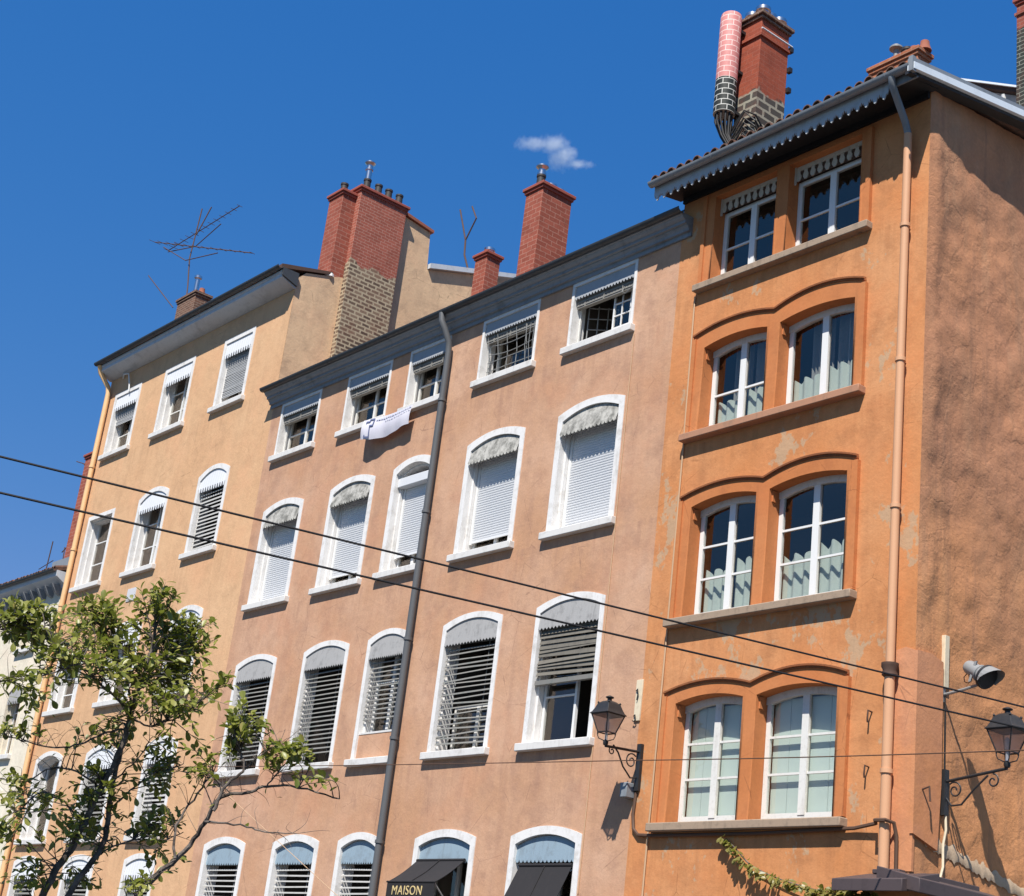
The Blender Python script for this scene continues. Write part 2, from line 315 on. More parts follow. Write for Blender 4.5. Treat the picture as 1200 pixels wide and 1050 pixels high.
def brick_mat(name, c1, c2, mortar, bw=0.22, bh=0.065, msize=0.009, rot=False, dirt=None, zsplit=None, low=None):
    t = NT(name); p = t.pos(); s = t.n('ShaderNodeSeparateXYZ', {'Vector': p})
    uu = t.math('ADD', s.outputs['X'], s.outputs['Y'])
    wob = t.noise(p, 6, 3); 
    vec = t.n('ShaderNodeCombineXYZ', {'X': t.math('ADD', uu, t.math('MULTIPLY', wob, 0.05)), 'Y': t.math('ADD', s.outputs['Z'], t.math('MULTIPLY', wob, 0.035))}).outputs[0]
    def br(a, b_, m_, bw=bw, bh=bh, msize=msize):
        nd = t.n('ShaderNodeTexBrick', {'Vector': vec, 'Color1': (*a, 1), 'Color2': (*b_, 1), 'Mortar': (*m_, 1), 'Scale': 1.0, 'Mortar Size': msize, 'Mortar Smooth': 0.3, 'Bias': -0.1, 'Brick Width': bw, 'Row Height': bh})
        return nd
    nd = br(c1, c2, mortar); c = nd.outputs['Color']
    if low:
        nl = br(*low); edge = t.math('ADD', s.outputs['Z'], t.math('MULTIPLY', t.math('SUBTRACT', t.noise(p, 2.5, 4), 0.5), 0.7))
        c = t.mix(t.ramp(t.math('SUBTRACT', edge, zsplit-0.5), [(0.48, 0.0), (0.52, 1.0)]), nl.outputs['Color'], c)
    c = t.mix(t.math('MULTIPLY', t.ramp(t.noise(p, 2.2, 6, 0.7), [(0.48, 0.0), (0.72, 1.0)]), 0.5), c, dirt or sc(c1, 0.45))
    c = t.mix(0.3, c, t.ramp(t.noise(p, 30, 4), [(0.3, 0.35), (0.7, 1.0)]), 'MULTIPLY')
    nb = t.bump(nd.outputs['Fac'], -0.5, 0.012); nb = t.bump(t.noise(p, 40, 4), 0.4, 0.006, nb)
    return t.fin(c, 0.9, nb, 0.2)
STONE = ((0.22, 0.16, 0.11), (0.10, 0.075, 0.055), (0.36, 0.29, 0.20))
M['brick_red'] = brick_mat('brick_red', (0.36, 0.10, 0.064), (0.27, 0.072, 0.046), (0.42, 0.205, 0.15), 0.30, 0.12, 0.009)
M['brick_tall'] = brick_mat('brick_red_over_rubble', (0.39, 0.115, 0.076), (0.31, 0.09, 0.06), (0.48, 0.25, 0.19), 0.24, 0.085, 0.008, zsplit=20.4, low=((0.26, 0.18, 0.12), (0.075, 0.05, 0.038), (0.46, 0.37, 0.25), 0.26, 0.115, 0.026))
M['brick_mast'] = brick_mat('brick_red_over_grey', (0.36, 0.085, 0.045), (0.29, 0.07, 0.04), (0.34, 0.12, 0.08), 0.30, 0.10, 0.006, zsplit=18.72, low=((0.085, 0.075, 0.065), (0.05, 0.045, 0.04), (0.34, 0.31, 0.24), 0.34, 0.17, 0.03))
M['brick_brown'] = brick_mat('brick_brown', (0.20, 0.10, 0.065), (0.13, 0.07, 0.05), (0.28, 0.20, 0.15), 0.24, 0.08, 0.012)
M['brick_orange'] = brick_mat('brick_orange', (0.46, 0.165, 0.08), (0.38, 0.125, 0.06), (0.42, 0.24, 0.16), 0.24, 0.08, 0.010)
M['brick_far'] = brick_mat('brick_red_over_dark', (0.34, 0.09, 0.06), (0.27, 0.075, 0.05), (0.33, 0.16, 0.12), 0.26, 0.10, 0.010, zsplit=23.55, low=((0.055, 0.06, 0.05), (0.035, 0.04, 0.035), (0.26, 0.27, 0.22)))
M['cap_red'] = painted('chimney_cap_red', (0.30, 0.075, 0.05), (0.15, 0.05, 0.04), 0.6, 0.85, 4.0)

def camo(name, a, b_, line):
    t = NT(name); o = t.n('ShaderNodeTexCoord').outputs['Object']; s = t.n('ShaderNodeSeparateXYZ', {'Vector': o})
    ang = t.math('MULTIPLY', t.math('ARCTAN2', s.outputs['Y'], s.outputs['X']), 0.2)
    vec = t.n('ShaderNodeCombineXYZ', {'X': ang, 'Y': s.outputs['Z']}).outputs[0]
    nd = t.n('ShaderNodeTexBrick', {'Vector': vec, 'Color1': (*a, 1), 'Color2': (*b_, 1), 'Mortar': (*line, 1), 'Scale': 1.0, 'Mortar Size': 0.008, 'Mortar Smooth': 0.1, 'Brick Width': 0.22, 'Row Height': 0.115})
    c = t.mix(0.12, nd.outputs['Color'], t.ramp(t.noise(o, 9, 4), [(0.3, 0.4), (0.7, 1.0)]), 'MULTIPLY')
    return t.fin(c, 0.6)
M['camo_pink'] = camo('mast_cover_pink', (0.62, 0.24, 0.215), (0.56, 0.21, 0.19), (0.80, 0.56, 0.50))
M['camo_black'] = camo('mast_cover_black', (0.018, 0.022, 0.018), (0.03, 0.032, 0.028), (0.60, 0.58, 0.52))

def tile_mat():
    t = NT('roof_tile'); p = t.pos()
    cell = t.n('ShaderNodeTexVoronoi', {'Vector': t.scl(p, 5, 2.6, 0.1), 'Scale': 1.0}).outputs['Color']
    v = t.n('ShaderNodeSeparateColor', {'Color': cell}).outputs[0]
    c = t.mix(v, (0.10, 0.05, 0.035), (0.19, 0.095, 0.062))
    c = t.mix(t.math('MULTIPLY', t.ramp(t.noise(p, 5, 6, 0.7), [(0.45, 0.0), (0.65, 1.0)]), 0.8), c, (0.06, 0.05, 0.045))
    return t.fin(c, 0.9, t.bump(t.noise(p, 25, 4), 0.4, 0.01), 0.2)
M['tile'] = tile_mat()

def leaf_mat(name, c1, c2, c3):
    t = NT(name); g = t.n('ShaderNodeNewGeometry'); rnd = g.outputs['Random Per Island']
    c = t.mix(t.ramp(rnd, [(0.0, 0.0), (0.7, 1.0)]), c1, c2)
    c = t.mix(t.ramp(rnd, [(0.86, 0.0), (1.0, 1.0)]), c, c3)
    c = t.mix(0.25, c, t.ramp(t.noise(g.outputs['Position'], 22, 3), [(0.3, 0.5), (0.7, 1.0)]), 'MULTIPLY')
    t.fin(c, 0.42, None, 0.5)
    tl = t.n('ShaderNodeBsdfTranslucent', {'Color': (0.26, 0.30, 0.04, 1)}).outputs[0]
    t.link(t.n('ShaderNodeMixShader', {0: 0.32, 1: t.b.outputs[0], 2: tl}).outputs[0], t.out.inputs[0]); return t.m
M['leaf'] = leaf_mat('tree_leaf', (0.14, 0.165, 0.028), (0.27, 0.265, 0.05), (0.42, 0.34, 0.11))
M['vine_leaf'] = leaf_mat('vine_leaf', (0.16, 0.15, 0.035), (0.26, 0.22, 0.055), (0.36, 0.24, 0.08))
def bark():
    t = NT('bark'); p = t.pos()
    c = t.mix(t.ramp(t.noise(p, 7, 6, 0.7), [(0.4, 0.0), (0.65, 1.0)]), (0.055, 0.043, 0.036), (0.20, 0.165, 0.14))
    return t.fin(c, 0.9, t.bump(t.noise(p, 45, 5), 0.6, 0.01), 0.2)
M['bark'] = bark()
TREE_BRANCHES = [
    [(-12.844, 5.571, 1.702, 0.0448), (-12.84, 5.565, 1.998, 0.0427), (-12.824, 5.584, 2.201, 0.0406), (-12.779, 5.652, 2.468, 0.0386), (-12.733, 5.723, 2.656, 0.0365), (-12.687, 5.779, 2.886, 0.0344), (-12.629, 5.835, 3.167, 0.0323), (-12.563, 5.893, 3.458, 0.0303), (-12.523, 5.905, 3.674, 0.0282), (-12.5, 5.898, 3.83, 0.0261)],
    [(-12.838, 5.572, 1.966, 0.0336), (-12.763, 5.748, 2.211, 0.0323), (-12.72, 5.842, 2.442, 0.0311), (-12.676, 5.931, 2.633, 0.0299), (-12.659, 5.969, 2.771, 0.0286), (-12.652, 5.958, 3.014, 0.0274), (-12.643, 5.939, 3.257, 0.0261), (-12.626, 5.938, 3.471, 0.0249), (-12.595, 5.946, 3.723, 0.0236), (-12.59, 5.944, 3.832, 0.0224)],
    [(-12.851, 5.551, 1.798, 0.0373), (-12.62, 5.877, 2.011, 0.0346), (-12.389, 6.169, 2.235, 0.0319), (-12.29, 6.187, 2.379, 0.0292), (-12.148, 6.279, 2.576, 0.0265), (-12.0, 6.374, 2.745, 0.0237), (-11.863, 6.429, 2.984, 0.021), (-11.738, 6.461, 3.178, 0.0183), (-11.565, 6.604, 3.239, 0.0156), (-11.421, 6.689, 3.304, 0.0129), (-11.228, 6.867, 3.315, 0.0102), (-10.992, 7.117, 3.263, 0.0075)],
    [(-11.632, 6.304, 2.957, 0.0112), (-11.404, 6.508, 2.96, 0.0091), (-11.226, 6.62, 2.928, 0.007), (-11.013, 6.779, 2.931, 0.0049)],
    [(-11.599, 6.344, 3.051, 0.0187), (-11.561, 6.408, 3.285, 0.0159), (-11.512, 6.514, 3.405, 0.0131), (-11.555, 6.444, 3.56, 0.0103), (-11.619, 6.35, 3.656, 0.0075)],
    [(-11.512, 6.514, 3.405, 0.0093), (-11.406, 6.606, 3.556, 0.0069), (-11.292, 6.719, 3.655, 0.0045)],
    [(-11.383, 6.667, 3.298, 0.0082), (-11.276, 6.709, 3.445, 0.0063), (-11.175, 6.741, 3.583, 0.0045)],
    [(-11.917, 6.252, 2.665, 0.0149), (-12.031, 6.273, 2.934, 0.0124), (-12.065, 6.43, 3.219, 0.01), (-12.116, 6.564, 3.423, 0.0075)],
    [(-12.5, 5.898, 3.83, 0.0149), (-12.376, 5.548, 3.959, 0.0131), (-12.234, 5.247, 4.04, 0.0112), (-12.078, 5.014, 4.025, 0.0093)],
    [(-12.5, 5.898, 3.83, 0.0224), (-12.513, 5.946, 4.083, 0.0187), (-12.524, 5.983, 4.352, 0.0149), (-12.542, 5.976, 4.655, 0.0112), (-12.592, 5.913, 4.913, 0.0075)],
    [(-12.536, 5.957, 4.087, 0.0149), (-12.656, 6.204, 4.381, 0.0118), (-12.769, 6.465, 4.649, 0.0087), (-12.935, 6.651, 4.834, 0.0056)],
    [(-12.5, 5.902, 3.816, 0.0149), (-12.627, 5.884, 4.079, 0.0131), (-12.788, 5.787, 4.334, 0.0112), (-12.947, 5.695, 4.557, 0.0093), (-13.143, 5.553, 4.699, 0.0075)],
    [(-12.523, 5.905, 3.674, 0.0112), (-12.504, 5.727, 3.614, 0.0101), (-12.505, 5.528, 3.474, 0.009), (-12.511, 5.284, 3.398, 0.0078), (-12.509, 5.024, 3.401, 0.0067), (-12.464, 4.856, 3.418, 0.0056)],
    [(-12.505, 5.904, 3.781, 0.0112), (-12.348, 6.019, 3.721, 0.0095), (-12.144, 6.172, 3.811, 0.0078), (-11.965, 6.244, 3.956, 0.0062), (-11.776, 6.326, 4.102, 0.0045)],
    [(-12.629, 5.835, 3.167, 0.0112), (-12.844, 5.692, 3.291, 0.0095), (-13.065, 5.556, 3.312, 0.0078), (-13.287, 5.451, 3.194, 0.0062), (-13.505, 5.312, 3.199, 0.0045)],
    [(-12.111, 5.189, 4.042, 0.0093), (-12.114, 4.987, 3.898, 0.0078), (-12.114, 4.755, 3.811, 0.0063), (-12.103, 4.539, 3.727, 0.0049)],
    [(-12.113, 5.196, 4.016, 0.0104), (-12.303, 5.003, 4.201, 0.0086), (-12.506, 4.814, 4.284, 0.0067), (-12.72, 4.659, 4.235, 0.0049)],
    [(-12.687, 5.779, 2.886, 0.0104), (-12.618, 5.535, 3.007, 0.009), (-12.56, 5.281, 3.028, 0.0075), (-12.5, 5.092, 2.791, 0.006), (-12.422, 4.914, 2.66, 0.0045)],
    [(-12.692, 5.977, 3.018, 0.0104), (-12.769, 6.214, 3.278, 0.0085), (-12.847, 6.467, 3.439, 0.0065), (-12.936, 6.7, 3.563, 0.0045)],
    [(-12.673, 5.953, 3.261, 0.0093), (-12.407, 5.993, 3.434, 0.0069), (-12.177, 5.965, 3.557, 0.0045)],
    [(-12.737, 5.959, 2.638, 0.0097), (-12.744, 6.222, 2.814, 0.008), (-12.734, 6.53, 2.864, 0.0062), (-12.768, 6.733, 2.97, 0.0045)],
]
TREE_CLUSTERS = [
    ((-12.582, 5.987, 4.816), 0.214, 0.198, 16),
    ((-12.775, 6.386, 4.631), 0.327, 0.249, 32),
    ((-12.864, 5.719, 4.629), 0.384, 0.2, 32),
    ((-12.629, 5.12, 4.339), 0.445, 0.222, 38),
    ((-12.633, 4.812, 4.371), 0.258, 0.177, 16),
    ((-12.234, 5.154, 4.053), 0.504, 0.202, 30),
    ((-12.521, 5.912, 4.261), 0.414, 0.226, 32),
    ((-12.513, 6.419, 4.19), 0.267, 0.275, 26),
    ((-12.234, 5.964, 3.881), 0.368, 0.162, 20),
    ((-12.107, 4.806, 3.733), 0.282, 0.141, 10),
    ((-11.545, 6.441, 3.789), 0.186, 0.186, 15),
    ((-11.211, 6.688, 3.554), 0.225, 0.141, 22),
    ((-11.591, 6.436, 3.546), 0.129, 0.1, 4),
    ((-12.42, 4.943, 3.488), 0.216, 0.086, 6),
    ((-12.624, 5.847, 3.169), 0.299, 0.194, 18),
    ((-12.613, 5.448, 2.889), 0.353, 0.191, 22),
    ((-13.191, 5.326, 3.06), 0.191, 0.168, 8),
    ((-12.385, 5.008, 2.642), 0.143, 0.114, 8),
    ((-12.758, 6.418, 3.447), 0.276, 0.184, 16),
    ((-12.797, 6.45, 3.01), 0.276, 0.169, 16),
    ((-12.864, 5.899, 2.763), 0.341, 0.121, 8),
    ((-12.568, 6.514, 2.717), 0.189, 0.121, 5),
    ((-12.05, 6.205, 3.597), 0.292, 0.132, 8),
    ((-11.863, 6.372, 4.12), 0.102, 0.088, 5),
    ((-12.7, 5.336, 2.433), 0.221, 0.162, 7),
    ((-12.963, 5.976, 2.461), 0.229, 0.122, 6),
    ((-12.17, 6.013, 2.435), 0.218, 0.116, 6),
    ((-11.887, 6.355, 3.407), 0.160, 0.131, 7),
    ((-11.026, 6.851, 3.358), 0.140, 0.070, 4),
    ((-12.97, 5.905, 3.667), 0.307, 0.154, 12),
]

# ------------------------------------------------------------------ architecture helpers
def lin(a, b, n): return [a+(b-a)*i/(n-1) for i in range(n)]
def archz(x, x0, x1, zc, rise):
    q = (x-(x0+x1)/2)/((x1-x0)/2); return zc - rise*q*q
def outline(x0, x1, z0, zc, rise):
    xs = lin(x0, x1, 13) if rise else [x0, x1]
    return [(x0, z0)] + [(x, archz(x, x0, x1, zc, rise)) for x in xs] + [(x1, z0)]
def ring(b, x0, x1, z0, zc, rise, t, dout, din, mi=0, back=-0.03, bottom=False):
    o = outline(x0, x1, z0, zc, rise); i = outline(x0+t, x1-t, z0+(t if bottom else 0), zc-t, rise)
    if bottom: o.append((x0, z0)); i.append(i[0])
    for k in range(len(o)-1):
        (ax, az), (bx, bz), (cx, cz), (ex, ez) = o[k], o[k+1], i[k+1], i[k]
        b.quad(P(ax, dout, az), P(bx, dout, bz), P(cx, dout, cz), P(ex, dout, ez), mi=mi)
        b.quad(P(ex, dout, ez), P(cx, dout, cz), P(cx, din, cz), P(ex, din, ez), mi=mi)
        b.quad(P(ax, dout, az), P(bx, dout, bz), P(bx, back, bz), P(ax, back, az), mi=mi)
def loft(b, rings, mi=0, sm=False):
    ids = [[b.vert(p) for p in rg] for rg in rings]; n = len(ids[0])
    for k in range(len(ids)-1):
        for j in range(n): b.face([ids[k][j], ids[k][(j+1) % n], ids[k+1][(j+1) % n], ids[k+1][j]], mi, sm)
    b.face(ids[0][::-1], mi); b.face(ids[-1], mi)
def cell(b, ca, cb, za, zb, hole, mi=0):
    x0, x1, z0, zc, rise = hole
    q = lambda a, c, e, f: b.quad(P(a, 0, e), P(c, 0, e), P(c, 0, f), P(a, 0, f), mi=mi)
    q(ca, x0, za, zb); q(x1, cb, za, zb); q(x0, x1, za, z0)
    xs = lin(x0, x1, 13) if rise else [x0, x1]
    for a, c in zip(xs, xs[1:]):
        b.quad(P(a, 0, archz(a, x0, x1, zc, rise)), P(c, 0, archz(c, x0, x1, zc, rise)), P(c, 0, zb), P(a, 0, zb), mi=mi)
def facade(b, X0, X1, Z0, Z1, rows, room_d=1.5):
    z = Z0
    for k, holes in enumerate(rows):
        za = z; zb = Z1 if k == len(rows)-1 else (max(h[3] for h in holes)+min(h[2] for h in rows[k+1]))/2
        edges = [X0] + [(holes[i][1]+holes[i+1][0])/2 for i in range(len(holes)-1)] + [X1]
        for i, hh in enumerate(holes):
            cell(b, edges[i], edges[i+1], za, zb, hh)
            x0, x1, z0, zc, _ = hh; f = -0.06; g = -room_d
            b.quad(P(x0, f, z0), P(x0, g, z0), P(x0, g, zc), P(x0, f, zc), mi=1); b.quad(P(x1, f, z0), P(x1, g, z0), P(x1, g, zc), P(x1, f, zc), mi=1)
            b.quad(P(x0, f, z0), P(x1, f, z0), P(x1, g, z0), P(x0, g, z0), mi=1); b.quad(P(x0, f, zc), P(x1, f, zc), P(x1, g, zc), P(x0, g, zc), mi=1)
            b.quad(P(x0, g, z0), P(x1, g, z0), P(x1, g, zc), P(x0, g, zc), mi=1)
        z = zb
def casement(w, x0, x1, z0, zc, rise, d, bars=(0.5,), mat='wood_white', fr=0.055, stile=0.085, leaves=2, bar=0.03, glass=True):
    b = MB(); ring(b, x0, x1, z0, zc, rise, fr, d, d-0.06, back=d-0.06, bottom=True)
    xm = (x0+x1)/2
    if leaves == 2: b.dbox(xm-stile/2, xm+stile/2, d-0.045, d+0.012, z0+fr*0.6, archz(xm, x0, x1, zc, rise)-fr*0.6)
    zi0, zi1 = z0+fr, zc-rise-fr if rise < 0.14 else zc-rise
    spans = [(x0+fr, xm-stile/2), (xm+stile/2, x1-fr)] if leaves == 2 else [(x0+fr, x1-fr)]
    for q in bars:
        zz = zi0+(zi1-zi0)*q
        for a, c in spans: b.dbox(a-0.01, c+0.01, d-0.04, d-0.003, zz-bar/2, zz+bar/2)
    b.build('sash', M[mat], w)
    if glass:
        g = MB()
        xs = lin(x0+fr*0.8, x1-fr*0.8, 9)
        for a, c in zip(xs, xs[1:]):
            g.quad(P(a, d-0.025, z0+fr*0.8), P(c, d-0.025, z0+fr*0.8), P(c, d-0.025, archz(c, x0, x1, zc, rise)-fr*0.8), P(a, d-0.025, archz(a, x0, x1, zc, rise)-fr*0.8))
        g.build('pane', M['glass'], w)
def valance(w, x0, x1, zc, rise, zb, d, mat, n=14, amp=0.05, style='scallop', th=0.015, flare=0.03):
    b = MB(); per = 6; N = n*per
    rows = []
    for i in range(N+1):
        q = i/N; x = x0+(x1-x0)*q; s = (q*n) % 1.0
        if style == 'scallop': zz = zb - amp*math.sin(PI*s)**0.6 if 0 < s < 1 else zb
        elif style == 'point': zz = zb - amp*(1-abs(2*s-1))
        else: zz = zb - (amp if 0.18 < s < 0.75 else 0.0)
        rows.append((x, archz(x, x0, x1, zc, rise), zz))
    for (xa, ta, ba), (xb, tb, bb) in zip(rows, rows[1:]):
        for dd, ff in ((d, 0), (d-th, 0)):
            b.quad(P(xa, dd, ta), P(xb, dd, tb), P(xb, dd+flare, bb), P(xa, dd+flare, ba))
        b.quad(P(xa, d+flare, ba), P(xb, d+flare, bb), P(xb, d-th+flare, bb), P(xa, d-th+flare, ba))
    b.build('valance', M[mat], w)
def jalousie(w, x0, x1, zt, zb, d, mat, pitch=0.1, face=0.055, jit=0.004, sag=0.0, rng=None, tilt=62):
    rng = rng or random; b = MB(); n = int((zt-zb)/pitch)
    for i in range(n+1):
        z = zt - i*pitch + rng.uniform(-jit, jit); a = math.radians(tilt+rng.uniform(-6, 6)*(1+jit*60))
        dz = rng.uniform(-jit, jit)*2.5
        ax = Vector(((x1-x0)/2, 0, dz)); ay = Vector((0, -math.cos(a), -math.sin(a)))*face/2
        b.obox(P((x0+x1)/2, d, z-sag*math.sin(i*1.7)), ax, ay, Vector((0, math.sin(a), -math.cos(a)))*0.004)
    for x in (x0+0.18*(x1-x0), x0+0.82*(x1-x0)): b.dbox(x-0.006, x+0.006, d-0.03, d-0.024, zb, zt)
    b.build('blind', M[mat], w)
def roller(w, x0, x1, zt, zb, d, mat='pvc', pitch=0.052):
    b = MB(); n = int((zt-zb)/pitch); z = zb
    b.dbox(x0, x1, d-0.015, d+0.012, zb, zb+0.05); z += 0.05
    while z < zt:
        a = [P(x, d-0.006, z) for x in (x0, x1)]; c = [P(x, d+0.002, z+0.010) for x in (x0, x1)]; e = [P(x, d+0.003, z+0.042) for x in (x0, x1)]; f = [P(x, d-0.006, z+pitch) for x in (x0, x1)]
        for p, q in ((a, c), (c, e), (e, f)): b.quad(p[0], p[1], q[1], q[0])
        z += pitch
    b.build('roller_shutter', M[mat], w)
    for xa, xb in ((x0-0.055, x0+0.01), (x1-0.01, x1+0.055)):
        b = MB(); b.dbox(xa, xb, d-0.03, d+0.022, zb-0.02, zt); b.build('guide_rail', M['wood_white'], w)
def sill(w, x0, x1, z0, hgt=0.14, out=0.12, din=-0.3, mat='sill_white', over=0.07, name='sill'):
    b = MB(); b.dbox(x0-over, x1+over, din, out, z0, z0+hgt); b.build(name, M[mat], w, bevel=0.012)
def win(parent, x0, x1, z0, zc, rise, t=0.13, din=-0.3, mat='stone_white', smat='sill_white', out=0.12, step=True, label=None, hgt=0.14):
    b = MB(); ring(b, x0, x1, z0, zc, rise, t, 0.018, din)
    if step:   # the rebate where the shutter frame sits
        ring(b, x0+t-0.005, x1-t+0.005, z0+0.01, zc-t+0.005, rise, 0.05, -0.12, din, back=-0.13)
    w = b.build('window', M[mat], parent, org=P((x0+x1)/2, 0, z0), bevel=0)
    sill(w, x0, x1, z0, hgt, out, din, smat)
    if label: w['label'] = label
    return w
def gutter(parent, x0, x1, d, z, rad=0.075, mat='zinc_dark', joints=None):
    b = MB(); prof = []
    for k in range(9):
        a = PI + PI*k/8; prof.append((d+rad*math.cos(a), z+rad*math.sin(a)))
    for k in range(9):
        a = 2*PI - PI*k/8; prof.append((d+(rad-0.008)*math.cos(a), z+(rad-0.008)*math.sin(a)))
    b.sweepx(prof, x0, x1)
    if joints:
        x = x0+0.6
        while x < x1:
            pr = [(d+(rad+0.006)*math.cos(PI+PI*k/8), z+(rad+0.006)*math.sin(PI+PI*k/8)) for k in range(9)]
            pr += [(d+rad*math.cos(2*PI-PI*k/8), z+rad*math.sin(2*PI-PI*k/8)) for k in range(9)]
            b.sweepx(pr, x, x+0.03); x += joints
    return b.build('gutter', M[mat], parent)
def tiles(b, x0, x1, y0, z0, slope, length, pitch=0.21, seg=0.38, rad=0.085, lift=0.02, mi=0, n=6):
    cnt = int(round((x1-x0)/pitch)); pitch = (x1-x0)/cnt
    for i in range(cnt):
        xc = x0+pitch*(i+0.5)+random.uniform(-.008, .008); y = y0+random.uniform(-0.03, 0.02)
        while y < y0+length:
            ya, yb = y, min(y+seg*1.06, y0+length); za, zb = z0+slope*(ya-y0)+lift, z0+slope*(yb-y0)
            jx = random.uniform(-.008, .008); va = []; vb = []
            for k in range(n+1):
                a = PI*k/n
                va.append(b.vert((xc+jx+rad*math.cos(a), ya, za+rad*math.sin(a)))); vb.append(b.vert((xc+rad*0.85*math.cos(a), yb, zb+rad*0.85*math.sin(a))))
            for k in range(n): b.face([va[k], va[k+1], vb[k+1], vb[k]], mi, True)
            ca = [b.vert((xc+jx+(rad-0.018)*math.cos(PI*k/n), ya, za+(rad-0.018)*math.sin(PI*k/n))) for k in range(n+1)]
            for k in range(n): b.face([va[k], va[k+1], ca[k+1], ca[k]], mi)
            y += seg
def roof_sheet(b, x0, x1, y0, z0, slope, length, th=0.06, mi=0):
    y1 = y0+length; z1 = z0+slope*length
    b.prism([(x0, y0, z0), (x0, y1, z1), (x0, y1, z1-th), (x0, y0, z0-th)], (x1-x0, 0, 0), mi)
def pot(ch, x, y, z, kind):
    b = MB()
    if kind == 'black': b.lathe((x, y, z), [(0.11, 0), (0.105, 0.05), (0.095, 0.30), (0.11, 0.31), (0.11, 0.36), (0.08, 0.36), (0.075, 0.1)], 14); m_ = M['pot']
    elif kind == 'steel': b.lathe((x, y, z), [(0.085, 0), (0.085, 0.30), (0.11, 0.31), (0.11, 0.36), (0.085, 0.37), (0.085, 0.46), (0.15, 0.52), (0.15, 0.55), (0.02, 0.6)], 16); m_ = M['steel']
    elif kind == 'short': b.lathe((x, y, z), [(0.13, 0), (0.12, 0.12), (0.15, 0.13), (0.15, 0.2), (0.09, 0.2), (0.085, 0.05)], 14); m_ = M['steel']
    elif kind == 'terracotta': b.lathe((x, y, z), [(0.13, 0), (0.09, 0.12), (0.08, 0.2), (0.06, 0.2)], 12); m_ = M['terracotta']
    elif kind == 'mushroom': b.lathe((x, y, z), [(0.05, 0), (0.05, 0.28), (0.13, 0.30), (0.13, 0.33), (0.05, 0.40)], 12); m_ = M['alu']
    b.build('chimney_pot', m_, ch, org=(x, y, z))
def chimney(parent, x0, x1, y0, y1, z0, z1, mat, pots=(), capmat='cap_red', cap=0.07, collar=0):
    b = MB(); b.box(x0, x1, y0, y1, z0, z1-0.15)
    if collar: b.box(x0-0.04, x1+0.04, y0-0.04, y1+0.04, z1-collar, z1-collar+0.07)
    ch = b.build('chimney', M[mat], parent, org=((x0+x1)/2, (y0+y1)/2, z0), bevel=0.006)
    b = MB(); b.box(x0-cap*0.5, x1+cap*0.5, y0-cap*0.5, y1+cap*0.5, z1-0.15, z1-0.08); b.box(x0-cap, x1+cap, y0-cap, y1+cap, z1-0.08, z1)
    b.build('chimney_cap', M[capmat], ch, bevel=0.012)
    for p in pots: pot(ch, p[0], p[1], z1+(p[3] if len(p) > 3 else 0)-0.005, p[2])
    return ch
def drainpipe(parent, pts, rad, mat, collars=()):
    b = MB(); b.tube(pts, rad, 14); o = b.build('drainpipe', M[mat], parent, org=pts[-1])
    for c in collars:
        b = MB(); b.lathe(c, [(rad+0.004, -0.03), (rad+0.018, -0.03), (rad+0.018, 0.03), (rad+0.004, 0.03)], 14)
        b.box(c[0]-0.012, c[0]+0.012, c[1], c[1]+0.13, c[2]-0.012, c[2]+0.012); b.build('pipe_collar', M[mat], o)
    return o
rng = random.Random(11)

# ================================================================== ground
g = MB(); g.quad((-400, -400, -0.14), (400, -400, -0.14), (400, 400, -0.14), (-400, 400, -0.14)); struct(g.build('ground', M['asphalt'], recalc=False))
g = MB(); g.box(-70, -10.5, 15.2, 20.0, -0.3, 0.0); struct(g.build('pavement', M['paving'], bevel=0.02))

# ================================================================== tan building (left)
TAN = thing('apartment_building', 'tall tan rendered apartment house with three window columns and a big double gable chimney', 'building', (-39, 18, 0))
LC = [(-43.42, -41.70), (-40.22, -38.45), (-36.83, -35.20)]
ROWS_L = [(2.5, [4.80]*3, [.15]*3), (5.08, [7.62]*3, [.2]*3), (8.62, [10.33, 10.93, 10.93], [0, .2, .2]), (12.24, [14.56, 14.73, 14.73], [0, .22, .22]), (16.34, [18.48]*3, [0]*3)]
b = MB(); rows = []
for z0, zc, rs in ROWS_L: rows.append([(x0+.04, x1-.04, z0+.05, c-.04, q) for (x0, x1), c, q in zip(LC, zc, rs)])
facade(b, -43.98, -33.5, 0, 19.4, rows)
b.quad((-43.98, 18, 0), (-43.98, 31, 0), (-43.98, 31, 19.4), (-43.98, 18, 19.4)); b.quad((-43.98, 31, 0), (-33.56, 31, 0), (-33.56, 31, 19.4), (-43.98, 31, 19.4))
b.quad((-33.56, 18.3, 0), (-33.56, 31, 0), (-33.56, 31, 19.4), (-33.56, 18.3, 19.4))
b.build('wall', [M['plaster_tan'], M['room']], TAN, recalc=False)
b = MB(); gp = [(18.006, 13), (18.006, 19.36), (18.25, 19.62), (18.9, 19.80), (19.4, 19.95), (20.2, 20.15), (20.2, 22.62), (20.85, 22.50), (21.86, 22.36), (21.93, 21.25), (23.9, 21.85), (27, 21.9), (27, 13)]
b.prism([(-33.5, y, z) for y, z in gp], (-0.42, 0, 0)); b.build('gable_wall', M['plaster_gable'], TAN)
b = MB()
b.prism([(-33.42, 20.2, 22.62), (-33.42, 21.93, 22.36), (-33.42, 21.93, 22.44), (-33.42, 20.2, 22.72)], (-0.6, 0, 0)); b.build('wall_coping', M['terracotta'], TAN)
